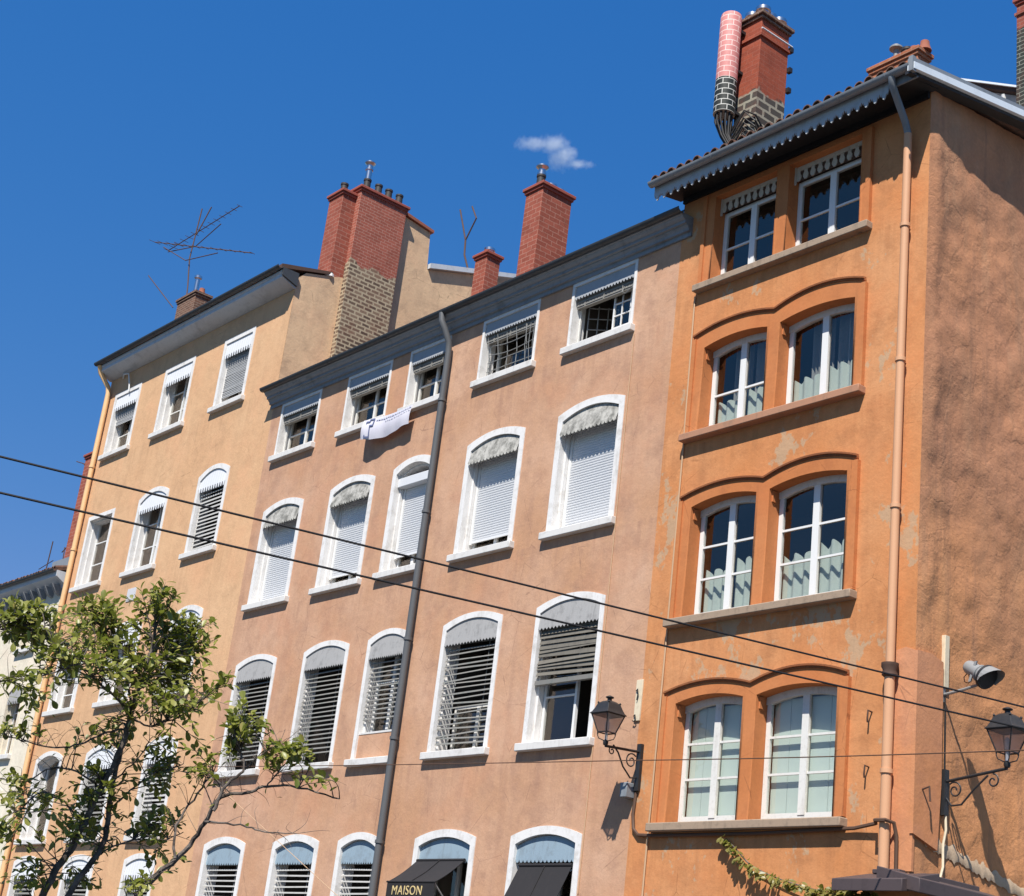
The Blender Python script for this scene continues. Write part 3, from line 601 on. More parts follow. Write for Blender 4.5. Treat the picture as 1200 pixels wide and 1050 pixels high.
b = MB(); b.prism([(-33.38, 21.95, 21.27), (-33.38, 25.3, 22.29), (-33.38, 25.3, 22.42), (-33.38, 21.95, 21.42)], (-0.7, 0, 0)); b.build('roof_verge', M['cornice_light'], TAN); b = MB(); b.prism([(-33.46, 17.5, 19.46), (-33.46, 19.0, 19.87), (-33.46, 19.0, 19.95), (-33.46, 17.5, 19.58)], (-.3, 0, 0)); b.build('roof_verge', M['iron_rust'], TAN)
# eaves
b = MB(); b.sweepx([(0, 19.06), (0.05, 19.06), (0.42, 19.22), (0.44, 19.24), (0.44, 19.34), (0.47, 19.36), (0.47, 19.42), (0, 19.42)], -44.03, -33.46); b.build('cornice', M['cornice_light'], TAN)
b = MB(); b.sweepx([(0.0, 19.10), (0.47, 19.26), (0.47, 19.47), (0, 19.47)], -33.46, -33.40); b.build('cornice_end', M['zinc_dark'], TAN)
gutter(TAN, -44.12, -33.42, 0.55, 19.50, 0.085, 'zinc_dark', 3.2)
b = MB(); roof_sheet(b, -44.08, -33.62, 17.55, 19.54, 0.25, 6.5, 0.07); tiles(b, -44.05, -33.6, 17.52, 19.50, 0.25, 6.3, 0.22, 2.1, 0.075, 0.01)
b.build('roof', M['tile'], TAN, recalc=False)
drainpipe(TAN, [P(-43.95, .5, 19.42), P(-43.95, .42, 19.2), P(-43.84, .14, 18.8), P(-43.80, .11, 18.6), P(-43.80, .11, 0.2)], 0.075, 'pipe_tan', [P(-43.80, .11, z) for z in (16.2, 13.6, 11.9, 9.4, 6.6, 4.1)])
b = MB(); b.tube([P(-43.1, .03, 18.95), P(-42.95, .1, 19.02), P(-42.6, .1, 18.95), P(-42.45, .08, 18.6), P(-42.42, .06, 18.35)], 0.022, 6); b.build('white_pipe', M['wood_white'], TAN)
for ri, (z0, zcs, rs) in enumerate(ROWS_L):
    for ci, (x0, x1) in enumerate(LC):
        zc, q = zcs[ci], rs[ci]; fl = (ci == 0 and ri in (2, 3))
        w = win(TAN, x0, x1, z0, zc, q, 0.125, -0.34, smat='sill_white' if ri > 3 else 'sill_white')
        a, c, zi, zt = x0+.13, x1-.13, z0+.12, zc-.13
        if not (fl or (ri == 1 and ci == 0)):
            valance(w, a, c, zt, q, zc-q-(.48 if ri == 4 else .36), -0.015, 'valance_white', 11, 0.11, 'tooth')
        if ri == 4:
            casement(w, a+.04, c-.04, zi, zt, 0, -0.28, (0.36, 0.68), 'wood_peeling')
            if ci == 0: jalousie(w, a+.03, c-.03, zc-.5, z0+1.12, -0.12, 'blind_grey', 0.05, 0.055, 0.004, rng=rng, tilt=78)
            if ci == 2: jalousie(w, a+.03, c-.03, zc-.5, z0+.42, -0.12, 'blind_grey', 0.05, 0.055, 0.004, rng=rng, tilt=78)
        elif ri == 3:
            if ci == 2: jalousie(w, a+.03, c-.03, zc-q-.3, zi+.05, -0.09, 'slat_white', 0.105, 0.068, 0.003, rng=rng)
            else:
                casement(w, a+.03, c-.03, zi, zt, q, -0.28, (0.36, 0.7), 'wood_white', leaves=1 if fl else 2)
        elif ri == 2:
            if ci == 2: jalousie(w, a+.03, c-.03, zc-q-.3, zi+.05, -0.09, 'slat_grey', 0.105, 0.06, 0.004, rng=rng)
            else: casement(w, a+.03, c-.03, zi, zt, q, -0.28, (0.36, 0.7), 'wood_white')
        elif ri == 1:
            if ci == 0: casement(w, a+.03, c-.03, zi, zt, q, -0.3, (0.5,), 'wood_white')
            else: jalousie(w, a+.03, c-.03, zc-q-.3, zi+.25, -0.09, 'slat_white' if ci == 2 else 'slat_grey', 0.105, 0.06, 0.004, rng=rng)
        else: jalousie(w, a+.03, c-.03, zc-q-.3, zi+.05, -0.09, 'slat_grey', 0.105, 0.055, 0.004, rng=rng)
# chimneys on the gable
cA = chimney(TAN, -33.72, -33.30, 19.35, 20.86, 15.8, 22.66, 'brick_tall', [(-33.5, 19.6, 'black'), (-33.5, 19.6, 'steel', .34), (-33.5, 19.98, 'black'), (-33.5, 20.32, 'black'), (-33.5, 20.68, 'black')])
chimney(TAN, -34.18, -33.505, 18.93, 19.35, 19.5, 22.44, 'brick_red', [(-33.85, 19.12, 'black')])
b = MB()
for k in range(9):
    x = -33.5-.09*k+rng.uniform(-.03, .03); b.lathe((x, 18.9+rng.uniform(-.05, .08), 19.78+rng.uniform(-.04, .06)), [(0.02, 0), (0.10, 0.03), (0.08, 0.12), (0.02, 0.15)], 7)
b.build('mortar_flaunching', M['sill_white'], TAN)
chimney(TAN, -42.55, -41.4, 18.95, 19.45, 19.6, 21.8, 'brick_brown', [(-41.55, 19.2, 'terracotta')], 'brick_brown', 0.06)
b = MB(); b.lathe((-42.0, 19.2, 21.8), [(0.075, 0), (0.075, 0.65), (0.12, 0.68), (0.12, 0.75), (0.05, 0.80)], 12); b.build('flue_pipe', M['steel'], TAN)

# ================================================================== pink building (middle)
PINK = thing('apartment_building', 'pink rendered house with five window columns, grey moulded cornice and white roller shutters', 'building', (-26.3, 18, 0))
PC = [(-33.02, -31.22), (-30.08, -28.30), (-27.60, -26.12), (-25.0, -23.16), (-22.17, -20.32)]
ROWS_M = [(2.5, 5.12, .16), (6.43, 9.25, .17), (10.38, 13.05, .17), (14.16, 15.73, 0)]
b = MB(); rows = [[(x0+.04, x1-.04, z0+.05, zc-(.04 if q else -.02), q) for x0, x1 in PC] for z0, zc, q in ROWS_M]
facade(b, -33.5, -19.2, 0, 16.05, rows)
b.quad((-33.5, 29, 0), (-19.2, 29, 0), (-19.2, 29, 16.05), (-33.5, 29, 16.05)); b.quad((-33.5, 18, 16.05), (-19.2, 18, 16.05), (-19.2, 29, 16.05), (-33.5, 29, 16.05))
b.build('wall', [M['plaster_pink'], M['room']], PINK, recalc=False)
b = MB(); b.sweepx([(0.0, 15.70), (0.045, 15.70), (0.045, 15.79), (0.10, 15.795), (0.10, 15.825), (0.115, 15.86), (0.15, 15.885), (0.15, 15.905), (0.20, 15.91), (0.20, 15.965), (0.235, 15.98), (0.27, 16.01), (0.285, 16.04), (0.31, 16.045), (0.31, 16.09), (0.0, 16.09)], -33.56, -18.93)
b.build('cornice', M['cornice'], PINK)
gutter(PINK, -33.6, -18.9, 0.345, 16.14, 0.085, 'zinc_dark', 2.4)
b = MB(); roof_sheet(b, -33.45, -19.25, 17.72, 16.17, 0.28, 7.5, 0.07); tiles(b, -33.4, -19.3, 17.7, 16.16, 0.28, 7.2, 0.22, 2.4, 0.07, 0.01); b.build('roof', M['tile'], PINK, recalc=False)
drainpipe(PINK, [P(-26.10, .36, 16.08), P(-26.08, .36, 15.9), P(-26.02, .3, 15.72), P(-25.99, .16, 15.45), P(-25.99, .13, 15.2), P(-25.99, .13, 0.2)], 0.070, 'pipe_grey', [P(-25.99, .13, z) for z in (14.1, 11.6, 8.9, 6.9, 4.9)])
for ri, (z0, zc, q) in enumerate(ROWS_M):
    for ci, (x0, x1) in enumerate(PC):
        if ri == 3:
            w = win(PINK, x0, x1, z0, zc-.03, 0, 0.07, -0.32, step=False)
            b = MB(); b.dbox(x0+.075, x0+.115, -.2, -.17, z0+.14, zc-.4); b.build('shutter_edge', M['wood_peeling'], w)
            a, c = x0+.075, x1-.075; zi = z0+.12
            valance(w, a, c, zc-.02, 0, zc-.36, -0.02, 'valance_steel', 20, 0.035, 'tooth', flare=0.02)
            b = MB()
            for k in range(6): b.dbox(a+.02, c-.02, -.16+.012*(k % 2), -.07+.012*(k % 2), zc-.56+.035*k, zc-.53+.035*k)
            for k in range(3): b.dbox(a+.25+.5*k*(c-a)/1.6, a+.275+.5*k*(c-a)/1.6, -.075, -.05, zc-.57, zc-.36)
            b.build('rolled_blind', M['wad'], w)
            if ci < 3: casement(w, a+.03, c-.02, zi-.01, zc-.1, 0, -0.26, (0.45,), 'wood_peeling', fr=.045, stile=.07)
            elif ci == 3:
                casement(w, a+.05, c-.05, zi, zc-.1, 0, -0.36, (), 'wood_peeling', leaves=1)
                gr = MB()
                for k in range(6): x = a+.08+(c-a-.16)*k/5; gr.tube([P(x, -.12, zi), P(x, -.12, zi+.55), P(x, -.04, zc-.42)], 0.009, 6)
                for k in range(5):
                    z = zi+.06+.2*k; gr.tube([P(a+.05+(c-a-.1)*j/8, -.12+.05*math.sin(PI*j/8)*(1 if k > 2 else .2), z+(.0 if k < 3 else -.12*math.sin(PI*j/8))) for j in range(9)], 0.009, 6)
                for k in range(3): x = c-.34+.12*k; gr.tube([P(x, -.11, zi), P(x+.02, -.02, zi+.5), P(x+.05, .0, zc-.5)], 0.008, 6)
                gr.build('grille', M['iron_pale'], w); w['label'] = 'attic window behind a bent iron grille'
            else:
                b = MB(); d = -0.2; xa, xb = a+(c-a)*.56, c-.03
                ring(b, xa, xb, zi+.02, zc-.42, 0, .035, d, d-.04, back=d-.04, bottom=True)
                for k in (1, 2): x = xa+(xb-xa)*k/3; b.dbox(x-.011, x+.011, d-.03, d-.002, zi+.03, zc-.43)
                for k in (1, 2, 3): z = zi+(zc-.44-zi)*k/4; b.dbox(xa+.02, xb-.02, d-.028, d-.004, z-.011, z+.011)
                b.build('sash', M['wood_white'], w)
                g = MB(); g.quad(P(xa+.02, d-.02, zi+.03), P(xb-.02, d-.02, zi+.03), P(xb-.02, d-.02, zc-.44), P(xa+.02, d-.02, zc-.44)); g.build('pane', M['glass'], w)
                b = MB(); xq = a+.12
                for k in range(5): z = zi+.05+.23*k; b.tube([P(xq, -.3, z), P(xq+.35, -.75, z+.05)], 0.012, 6)
                for k in range(4): b.tube([P(xq+.117*k, -.3-.15*k, zi), P(xq+.117*k, -.3-.15*k, zc-.42)], 0.013, 6)
                b.build('open_leaf', M['iron_pale'], w)
                b = MB(); b.tube([P(c-.3, -.1, zc-.34), P(c-.34, -.02, zc-.6), P(c-.25, -.02, zc-.66), P(c-.1, -.05, zc-.55), P(c-.02, -.02, zc-.45), P(c+.0, .02, zc-.62)], 0.008, 6); b.build('blind_cord', M['iron_pale'], w)
                w['label'] = 'attic window with its left half open and small panes on the right'
        elif ri == 2:
            w = win(PINK, x0, x1, z0, zc, q, 0.14, -0.36, label='window with its white roller shutter down' if ci in (0, 4) else None)
            a, c = x0+.14, x1-.14
            if ci != 2: valance(w, a, c, zc-.135, q, zc-q-.42, -0.03, 'valance_dirty', 15, 0.05, 'scallop', flare=0.085, th=.03)
            else:
                b = MB(); b.dbox(a, c, -.24, -.05, zc-q-.42, zc-q-.22); b.build('shutter_box', M['pvc'], w, bevel=.01)
            zb = {0: z0+.16, 1: z0+.42, 2: z0+.52, 3: z0+.42, 4: z0+.16}[ci]
            roller(w, a+.11, c-.06, zc-q-.24, zb, -0.22)
            if ci != 2: casement(w, a+.05, c-.03, z0+.12, zc-.15, q, -0.29, (), 'wood_white')
            else: casement(w, a+.05, c-.03, z0+.12, zc-q-.25, 0, -0.29, (), 'wood_white')
        elif ri == 1:
            w = win(PINK, x0, x1, z0, zc, q, 0.115, -0.34)
            a, c = x0+.115, x1-.115
            vm = 'valance_grey'
            valance(w, a, c, zc-.11, q, zc-q-.40, -0.01, vm, 17, 0.045, 'point', flare=0.03)
            if ci == 4:
                jalousie(w, a+.02, c-.02, zc-q-.32, z0+1.32, -0.05, 'slat_dark', 0.085, 0.09, 0.012, 0.012, rng, 72)
                b = MB(); b.dbox(a+.02, c-.02, -.10, -.02, z0+1.2, z0+1.28); b.build('blind_rail', M['slat_grey'], w)
                xr = a+(c-a)*.55
                casement(w, a+.06, xr+.06, z0+.13, zc-.2, 0, -0.24, (0.35,), 'wood_white', leaves=1, stile=.05)
                b = MB(); b.dbox(xr+.07, c-.0, -.62, -.6, z0+.1, z0+1.6); b.build('curtain', M['room_light'], w)
                w['label'] = 'window with its brown blind pulled halfway up over a white sash'
            elif ci == 2:
                jalousie(w, a+.02, c-.02, zc-q-.32, z0+.88, -0.06, 'slat_grey', 0.097, 0.036, 0.004, rng=rng)
                b = MB(); b.dbox(a-.02, c+.02, -.16, -.03, z0+.1, z0+.66); b.build('infill_panel', M['plaster_pink'], w)
                b = MB(); b.dbox(a, c, -.17, -.02, z0+.66, z0+.70); b.build('panel_ledge', M['sill_white'], w)
                casement(w, a+.05, c-.05, z0+.7, zc-.2, q, -0.26, (0.6,), 'wood_white'); w['label'] = 'shuttered window with a pink rendered panel filling its foot'
            else:
                bad = ci == 3
                jalousie(w, a+.02, c-.02, zc-q-.32, z0+(.34 if ci < 3 else .2), -0.06, 'slat_grey', 0.097, 0.035, 0.012 if bad else 0.004, 0.008 if bad else 0, rng)
                if ci == 3: casement(w, a+.05, c-.05, z0+.12, z0+1.1, 0, -0.4, (), 'wood_peeling')
        else:
            w = win(PINK, x0, x1, z0, zc, q, 0.14, -0.34)
            a, c = x0+.14, x1-.14
            valance(w, a, c, zc-.16, q, zc-q-.40, -0.05, 'valance_blue', 15, 0.05, 'scallop', flare=0.02)
            if ci < 3: jalousie(w, a+.02, c-.02, zc-q-.32, z0+.3, -0.09, 'slat_white', 0.115, 0.036, 0.003, rng=rng)
            if ci > 2: casement(w, a+.05, c-.05, z0+.12, zc-.2, q, -0.4, (0.3, 0.6), 'wood_white')
chimney(PINK, -26.06, -25.46, 19.45, 20.32, 16.4, 19.93, 'brick_red', [(-25.8, 19.62, 'black'), (-25.8, 19.62, 'steel', .05), (-25.75, 19.9, 'short'), (-25.75, 20.15, 'short', -.02)])
chimney(PINK, -31.35, -30.85, 22.0, 22.45, 17.0, 21.0, 'brick_red', [(-31.05, 22.2, 'short')])

# ================================================================== orange building (right)
ORANGE = thing('apartment_building', 'narrow orange corner house with paired stone arched windows and a roughcast side wall', 'building', (-16.4, 18, 0))
OX0, OX1 = -19.2, -13.7
XL, XR, XM = -18.57, -14.86, -16.70
OA, OB = (-18.34, -16.88), (-16.60, -15.03)
ROWS_O = [(5.10, 7.15, 7.09, .10), (8.42, 10.51, 10.44, .10), (11.71, 13.53, 13.38, .09), (14.59, 16.40, 16.30, 0)]   # opening foot, hood springing, opening crown, rise
b = MB(); rows = [[(XL+.06, XR-.06, z0-.06, (ze-.04 if k < 3 else 16.36), 0)] for k, (z0, ze, zc, q) in enumerate(ROWS_O)]
facade(b, OX0, OX1, 0, 16.62, rows, 1.6)
b.quad((OX0, 18, 0), (OX0, 27, 0), (OX0, 27, 18.3), (OX0, 18, 16.62)); b.quad((OX0, 27, 0), (OX1, 27, 0), (OX1, 27, 18.3), (OX0, 27, 18.3))
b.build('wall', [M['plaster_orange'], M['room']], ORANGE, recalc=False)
def hoodz(x, ze):
    if x < XM: return archz(x, XL, XM, ze+.135, .135)
    return archz(x, XM, XR, ze+.175, .165)
for k, (z0, ze, zc, q) in enumerate(ROWS_O):
    b = MB(); dp, di = 0.045, -0.27
    top = (lambda x: hoodz(x, ze)) if k < 3 else (lambda x: 16.40)
    def strip(xa, xb, lo, n):
        xs = lin(xa, xb, n)
        for s_, e_ in zip(xs, xs[1:]): b.quad(P(s_, dp, lo(s_)), P(e_, dp, lo(e_)), P(e_, dp, top(e_)), P(s_, dp, top(s_)))
    bot = lambda x: z0-.02
    strip(XL, OA[0], bot, 4); strip(OA[1], OB[0], bot, 6); strip(OB[1], XR, bot, 4)
    for (xa, xb) in (OA, OB):
        f = (lambda A, B_: (lambda x: archz(x, A, B_, zc, q)))(xa, xb)
        strip(xa, xb, f, 13)
        pts = outline(xa, xb, z0-.02, zc, q)
        for (ax, az), (bx, bz) in zip(pts, pts[1:]):
            b.quad(P(ax, dp, az), P(bx, dp, bz), P(bx, di, bz), P(ax, di, az))
    b.quad(P(XL, dp, z0-.02), P(XL, dp, top(XL)), P(XL, -.05, top(XL)), P(XL, -.05, z0-.02)); b.quad(P(XR, dp, z0-.02), P(XR, dp, top(XR)), P(XR, -.05, top(XR)), P(XR, -.05, z0-.02))
    # raised outer bead up both jambs, hinge pins
    b.dbox(XL-.05, XL+.035, -.02, dp+.03, z0-.02, top(XL)-.03); b.dbox(XR-.04, XR+.05, -.02, dp+.03, z0+(.0 if k != 2 else .0), top(XR)-.05)
    w = b.build('window', M['trim_orange'], ORANGE, org=P(XM, 0, z0))
    w['label'] = ['paired arched windows with pale green inner shutters, lowest on the orange front', 'paired arched windows of three rows of panes with pale curtains, second up the orange front', 'paired arched windows with a single glazing bar and short curtains, third up the orange front', 'paired square headed windows with pierced valances right under the eaves'][k]
    b = MB(); so_ = .17 if k < 3 else .15
    b.dbox(XL-.10, XR+.08, -.1, so_, z0-.15, z0-.02); b.build('sill', M['sill_grey'] if k != 2 else M['sill_orange'], w, bevel=.015)
    if k < 3:
        hb = MB(); xs = lin(XL-.03, XR+.02, 41)
        loft(hb, [[P(x, .02, hoodz(x, ze)-.01), P(x, .06, hoodz(x, ze)-.01), P(x, .062, hoodz(x, ze)+.018), P(x, .088, hoodz(x, ze)+.022), P(x, .092, hoodz(x, ze)+.05), P(x, .02, hoodz(x, ze)+.06)] for x in xs])
        hb.build('hood_mould', M['trim_dark'], w)
    for j, (xa, xb) in enumerate((OA, OB)):
        ins = .0
        casement(w, xa+.005, xb-.005, z0+.04, zc-(.02 if k < 3 else .255), q, -0.21, {0: (0.35, 0.69), 1: (0.34, 0.67), 2: (0.44,) if j == 0 else (), 3: (0.46,)}[k], 'wood_white' if k else 'wood_peeling', fr=.085, stile=.13, bar=.035)
        if q:
            b = MB(); xs = lin(xa, xb, 13)
            loft(b, [[P(x, -.19, archz(x, xa, xb, zc, q)-.11), P(x, -.19, archz(x, xa, xb, zc, q)+.02), P(x, -.25, archz(x, xa, xb, zc, q)+.02), P(x, -.25, archz(x, xa, xb, zc, q)-.11)] for x in xs]); b.build('head_board', M['wood_peeling'], w)
        xm = (xa+xb)/2
        if k == 0:
            b = MB()
            for (s_, e_) in ((xa+.07, (xa+xm)/2-.004), ((xa+xm)/2+.004, xm-.01), (xm+.01, (xb+xm)/2-.004), ((xb+xm)/2+.004, xb-.07)):
                b.dbox(s_, e_, -.34, -.32, z0+.05, zc-.12)
            b.build('inner_shutter', M['mint_panel'], w, bevel=.003)
        if k in (1, 2):
            b = MB(); N = 28
            for (s_, e_, hh) in ((xa+.06, xm-.02, 1.0), (xm+.02, xb-.06, 1.12)):
                hgt = (.86 if k == 1 else .62)*hh
                pr = []
                for i in range(N+1):
                    t_ = i/N; x = s_+(e_-s_)*t_
                    saw = abs(((t_*2.6+.25+j*.3) % 1.0)-.42)/.58
                    pr.append((x, -.36+.035*math.sin(t_*21+j), z0+.03, z0+hgt*1.05*(1-.16*saw**1.5)))
                for A, B_ in zip(pr, pr[1:]): b.quad(P(A[0], A[1], A[2]), P(B_[0], B_[1], B_[2]), P(B_[0], B_[1], B_[3]), P(A[0], A[1], A[3]), sm=True)
            b.build('curtain', M['curtain'], w)
            if k == 2:
                b = MB()
                for (s_, e_) in ((xa+.3, xm-.03), (xm+.05, xb-.06)):
                    pr = [(s_+(e_-s_)*i/30, -.5+.05*math.sin(i*1.35)) for i in range(31)]
                    for A, B_ in zip(pr, pr[1:]): b.quad(P(A[0], A[1], z0), P(B_[0], B_[1], z0), P(B_[0], B_[1], zc), P(A[0], A[1], zc), sm=True)
                b.build('net_curtain', M['blind_grey'], w)
        if k == 3:
            vb = MB(); n = 10; x0_, x1_ = xa-.01, xb+.005; zb_ = zc-.27; pw_ = (x1_-x0_)/n
            vb.dbox(x0_, x1_, -.15, -.135, zb_, zc, 1)  # dark backing sheet: shade inside the cut slots put into its colour
            vb.dbox(x0_, x1_, -.13, -.11, zc-.085, zc)
            for i in range(n):
                c0 = x0_+pw_*(i+.5); hw = pw_*.30
                vb.prism([P(c0-hw*.8, -.112, zc-.087), P(c0+hw*.8, -.112, zc-.087), P(c0+hw*.7, -.112, zc-.13), P(c0+hw*1.2, -.112, zc-.18), P(c0+hw*1.15, -.112, zc-.22), P(c0+hw*.5, -.112, zb_-.005), P(c0-hw*.5, -.112, zb_-.005), P(c0-hw*1.15, -.112, zc-.22), P(c0-hw*1.2, -.112, zc-.18), P(c0-hw*.7, -.112, zc-.13)], (0, .018, 0))
            vb.dbox(x0_-.01, x0_+.045, -.115, -.09, zb_-.07, zc)
            vb.build('valance', [M['valance_cream'], M['iron_rust']], w)
        if k < 3 :
            b = MB(); b.dbox(xa-.01, xa+.025, -.12, -.02, zc-q-.20, zc-q-.02); b.build('shutter_hinge', M['trim_orange'], w)
# eaves, roof
RY, RZ, RS = 17.30, 16.66, 0.193
b = MB(); roof_sheet(b, -19.36, -13.50, RY, RZ, RS, 9.2, 0.08); tiles(b, -19.36, -13.62, RY-.05, RZ-.01, RS, 9.0, 0.215, 0.36, 0.088, 0.025); b.build('roof', M['tile'], ORANGE, recalc=False)
b = MB(); b.prism([(-19.33, 17.42, 16.52), (-19.33, 18.02, 16.62), (-19.33, 18.02, 16.57), (-19.33, 17.42, 16.47)], (5.75, 0, 0))
b.dbox(-19.2, -13.72, .002, .05, 16.45, 16.60); b.build('soffit', M['iron'], ORANGE)  # near-black soffit and added wall-top strip: shade under the eave put into the colour
gutter(ORANGE, -19.38, -13.47, 0.73, 16.63, 0.085, 'zinc', 0.95)
lb = MB(); n = 30; x0_, x1_ = -19.36, -14.05; zt = 16.60; pw = (x1_-x0_)/n
for i in range(n):
    xa = x0_+pw*i; xs = [xa+pw*q for q in (0, .14, .22, .36, .5, .64, .78, .86, 1)]
    zs = [16.42, 16.355, 16.40, 16.31, 16.285, 16.31, 16.40, 16.355, 16.42]
    for q in range(8):
        lb.prism([P(xs[q], .635, zs[q]), P(xs[q+1], .635, zs[q+1]), P(xs[q+1], .635, zt), P(xs[q], .635, zt)], (0, .02, 0))
lb.build('eaves_lambrequin', M['lambrequin'], ORANGE)
lb = MB(); lb.dbox(-14.05, -13.5, .60, .63, 16.44, 16.62); lb.build('fascia_board', M['zinc'], ORANGE)
b = MB()
for (da, db, x0_, x1_, mi) in ((-.01, .085, -13.56, -13.46, 0), (-.13, -.01, -13.56, -13.43, 1), (-.19, -.13, -13.60, -13.50, 2)):
    y0, y1 = 17.2, 27
    za = 16.62; zb = za+RS*(y1-y0)
    b.prism([(x0_, y0, za+da), (x0_, y1, zb+da), (x0_, y1, zb+db), (x0_, y0, za+db)], (x1_-x0_, 0, 0), mi)
b.prism([(-13.74, 17.4, 16.62-.12), (-13.74, 27, 16.62+RS*9.8-.15), (-13.74, 27, 16.62+RS*9.8-.10), (-13.74, 17.4, 16.62-.07)], (.16, 0, 0), 2)
b.box(-13.52, -13.44, 17.17, 17.26, 16.45, 16.72, 0)
b.build('rake_board', [M['zinc'], M['zinc_light'], M['iron']], ORANGE)
# side wall: roughcast, uneven, one sheet
sb = MB()
ys = [18+.07*i for i in range(46)]; ys += [ys[-1]+.4*i for i in range(1, 16)]
zs = lin(0, 3.8, 20)[:-1] + [3.8+.08*i for i in range(161)]
def sidex(y, z):
    p = Vector((0, y, z)); e = min(1, (y-18)/.25)
    k = noise.fractal(p*0.55, 0.9, 2.0, 4)*.050 + noise.fractal(p*2.4+Vector((3, 0, 0)), 0.8, 2.1, 4)*.020
    strip = .03*max(0, min(1, (18.42+.06*math.sin(z*2.3)-y)/.2))*(1 if z < 15.75 else max(0, 1-(z-15.75)/.25))
    lean = -.09*max(0, y-18.2)*max(0, min(1, (z-12)/4))
    if z < 7.6 and y < 18.75: k *= max(0, min(1, max((y-18.6)/.15, (z-7.4)/.2)))
    return -13.7 + e*k + strip*e + lean
grid = {}
for i, y in enumerate(ys):
    ztop = 16.62 + RS*(y-17.2) - .14
    for j, z in enumerate(zs):
        zz = min(z, ztop) if j < len(zs)-1 else ztop
        grid[i, j] = sb.vert((sidex(y, zz), y, zz))
for i in range(len(ys)-1):
    for j in range(len(zs)-1): sb.face([grid[i, j], grid[i+1, j], grid[i+1, j+1], grid[i, j+1]], 0, True)
sb.build('side_wall', M['side'], ORANGE, recalc=False)
# smooth salmon repair round the corner, mortar band
b = MB()
pts = [(-14.12, 7.40), (-13.96, 7.47), (-13.70, 7.42)]
b.prism([P(-14.02, .012, 4.35), P(-13.66, .012, 4.35), P(-13.66, .012, 7.38), P(-13.85, .012, 7.45), P(-14.02, .012, 7.42)], (0, .05, 0))
b.prism([(-13.635, 17.97, 4.85), (-13.625, 18.5, 4.70), (-13.625, 18.56, 5.6), (-13.625, 18.55, 7.33), (-13.635, 18.3, 7.40), (-13.635, 17.97, 7.38)], (-.06, 0, 0))
b.build('corner_patch', M['plaster_salmon'], ORANGE)
b = MB(); top, bt = [], []
for i in range(90):
    y = 18.25+2.9*i/89; zc_ = 4.86-.17*(y-18.1); wv = .085+.06*noise.noise(Vector((y*3, 0, 0)))+.05*noise.noise(Vector((y*14, 5, 0)))
    top.append((sidex(y, zc_)+.012, y, zc_+wv+.05*noise.noise(Vector((y*7, 3, 0))))); bt.append((sidex(y, zc_)+.012, y, zc_-wv+.07*noise.noise(Vector((y*6, 9, 0)))))
for i in range(89):
    m0 = Vector(top[i]).lerp(Vector(bt[i]), .5)+Vector((.018, 0, 0)); m1 = Vector(top[i+1]).lerp(Vector(bt[i+1]), .5)+Vector((.018, 0, 0))
    b.quad(top[i], top[i+1], m1, m0, sm=True); b.quad(m0, m1, bt[i+1], bt[i], sm=True)
b.build('mortar_band', M['mortar_strip'], ORANGE)
# rainwater pipe
drainpipe(ORANGE, [P(-13.92, .73, 16.57), P(-13.93, .70, 16.45), P(-13.97, .52, 16.3), P(-14.02, .22, 16.02), P(-14.03, .14, 15.88), P(-14.03, .13, 15.82)], 0.058, 'zinc')
drainpipe(ORANGE, [P(-14.03, .13, 15.85), P(-14.03, .13, 7.15)], 0.064, 'pipe_salmon', [P(-14.03, .13, z) for z in (14.2, 11.9, 9.55)])
drainpipe(ORANGE, [P(-14.03, .13, 7.15), P(-14.03, .13, 4.3)], 0.074, 'pipe_salmon', [P(-14.03, .13, 5.68)])
b = MB(); b.lathe(P(-14.03, .13, 7.12), [(0.08, -.12), (0.115, -.09), (0.10, -.02), (0.125, .03), (0.125, .08), (0.08, .08)], 14); b.build('pipe_hopper', M['iron_rust'], ORANGE)
b = MB()   # wall hooks beside the pipe
for x, z in ((-14.42, 6.5), (-14.44, 5.72)): b.tube([P(x, -.02, z+.06), P(x, .09, z+.07), P(x, .10, z-.05), P(x-.01, .08, z-.1)], 0.013, 6)
b.tube([(-13.7, 18.15, 5.45), (-13.52, 18.15, 5.5), (-13.5, 18.15, 5.3)], 0.016, 6)
b.build('wall_hook', M['iron_rust'], ORANGE)
# small lean-to canopy on the corner
b = MB()
b.prism([(-14.35, 17.99, 4.32), (-14.35, 17.2, 4.14), (-14.35, 17.2, 3.98), (-14.35, 17.99, 4.10)], (1.15, 0, 0))
b.prism([(-13.69, 17.3, 4.32), (-13.0, 17.3, 4.16), (-13.0, 17.3, 3.98), (-13.69, 17.3, 4.1)], (0, 2.2, 0))
b.box(-14.2, -13.75, 17.85, 17.99, 4.3, 4.36); b.box(-13.66, -13.5, 18.1, 19.3, 4.26, 4.34)
b.build('canopy', M['canopy'], ORANGE, bevel=.01)
chC = chimney(ORANGE, -18.55, -18.0, 18.45, 19.22, 16.7, 20.42, 'brick_mast', [(-18.4, 18.6, 'short', -.02), (-18.15, 18.62, 'short', .03), (-18.2, 18.85, 'short'), (-18.15, 19.08, 'short')], 'brick_brown', 0.075, collar=0.55)
b = MB(); b.tube([(-17.955, 18.42, 20.02), (-17.945, 19.27, 20.02)], 0.018, 6); b.build('clamp_band', M['pvc'], chC)
b = MB()
for z in (19.95, 19.5, 19.05): b.box(-18.02, -17.93, 19.22, 19.30, z-.05, z+.05)
b.build('cable_clamp', M['iron'], chC)
chimney(ORANGE, -16.62, -15.55, 20.0, 20.35, 16.9, 19.33, 'brick_orange', [(-16.2, 20.2, 'mushroom', .05), (-15.95, 20.2, 'black', -.12), (-15.78, 20.2, 'terracotta'), (-15.55, 20.2, 'terracotta', .02)], 'brick_orange', 0.06)

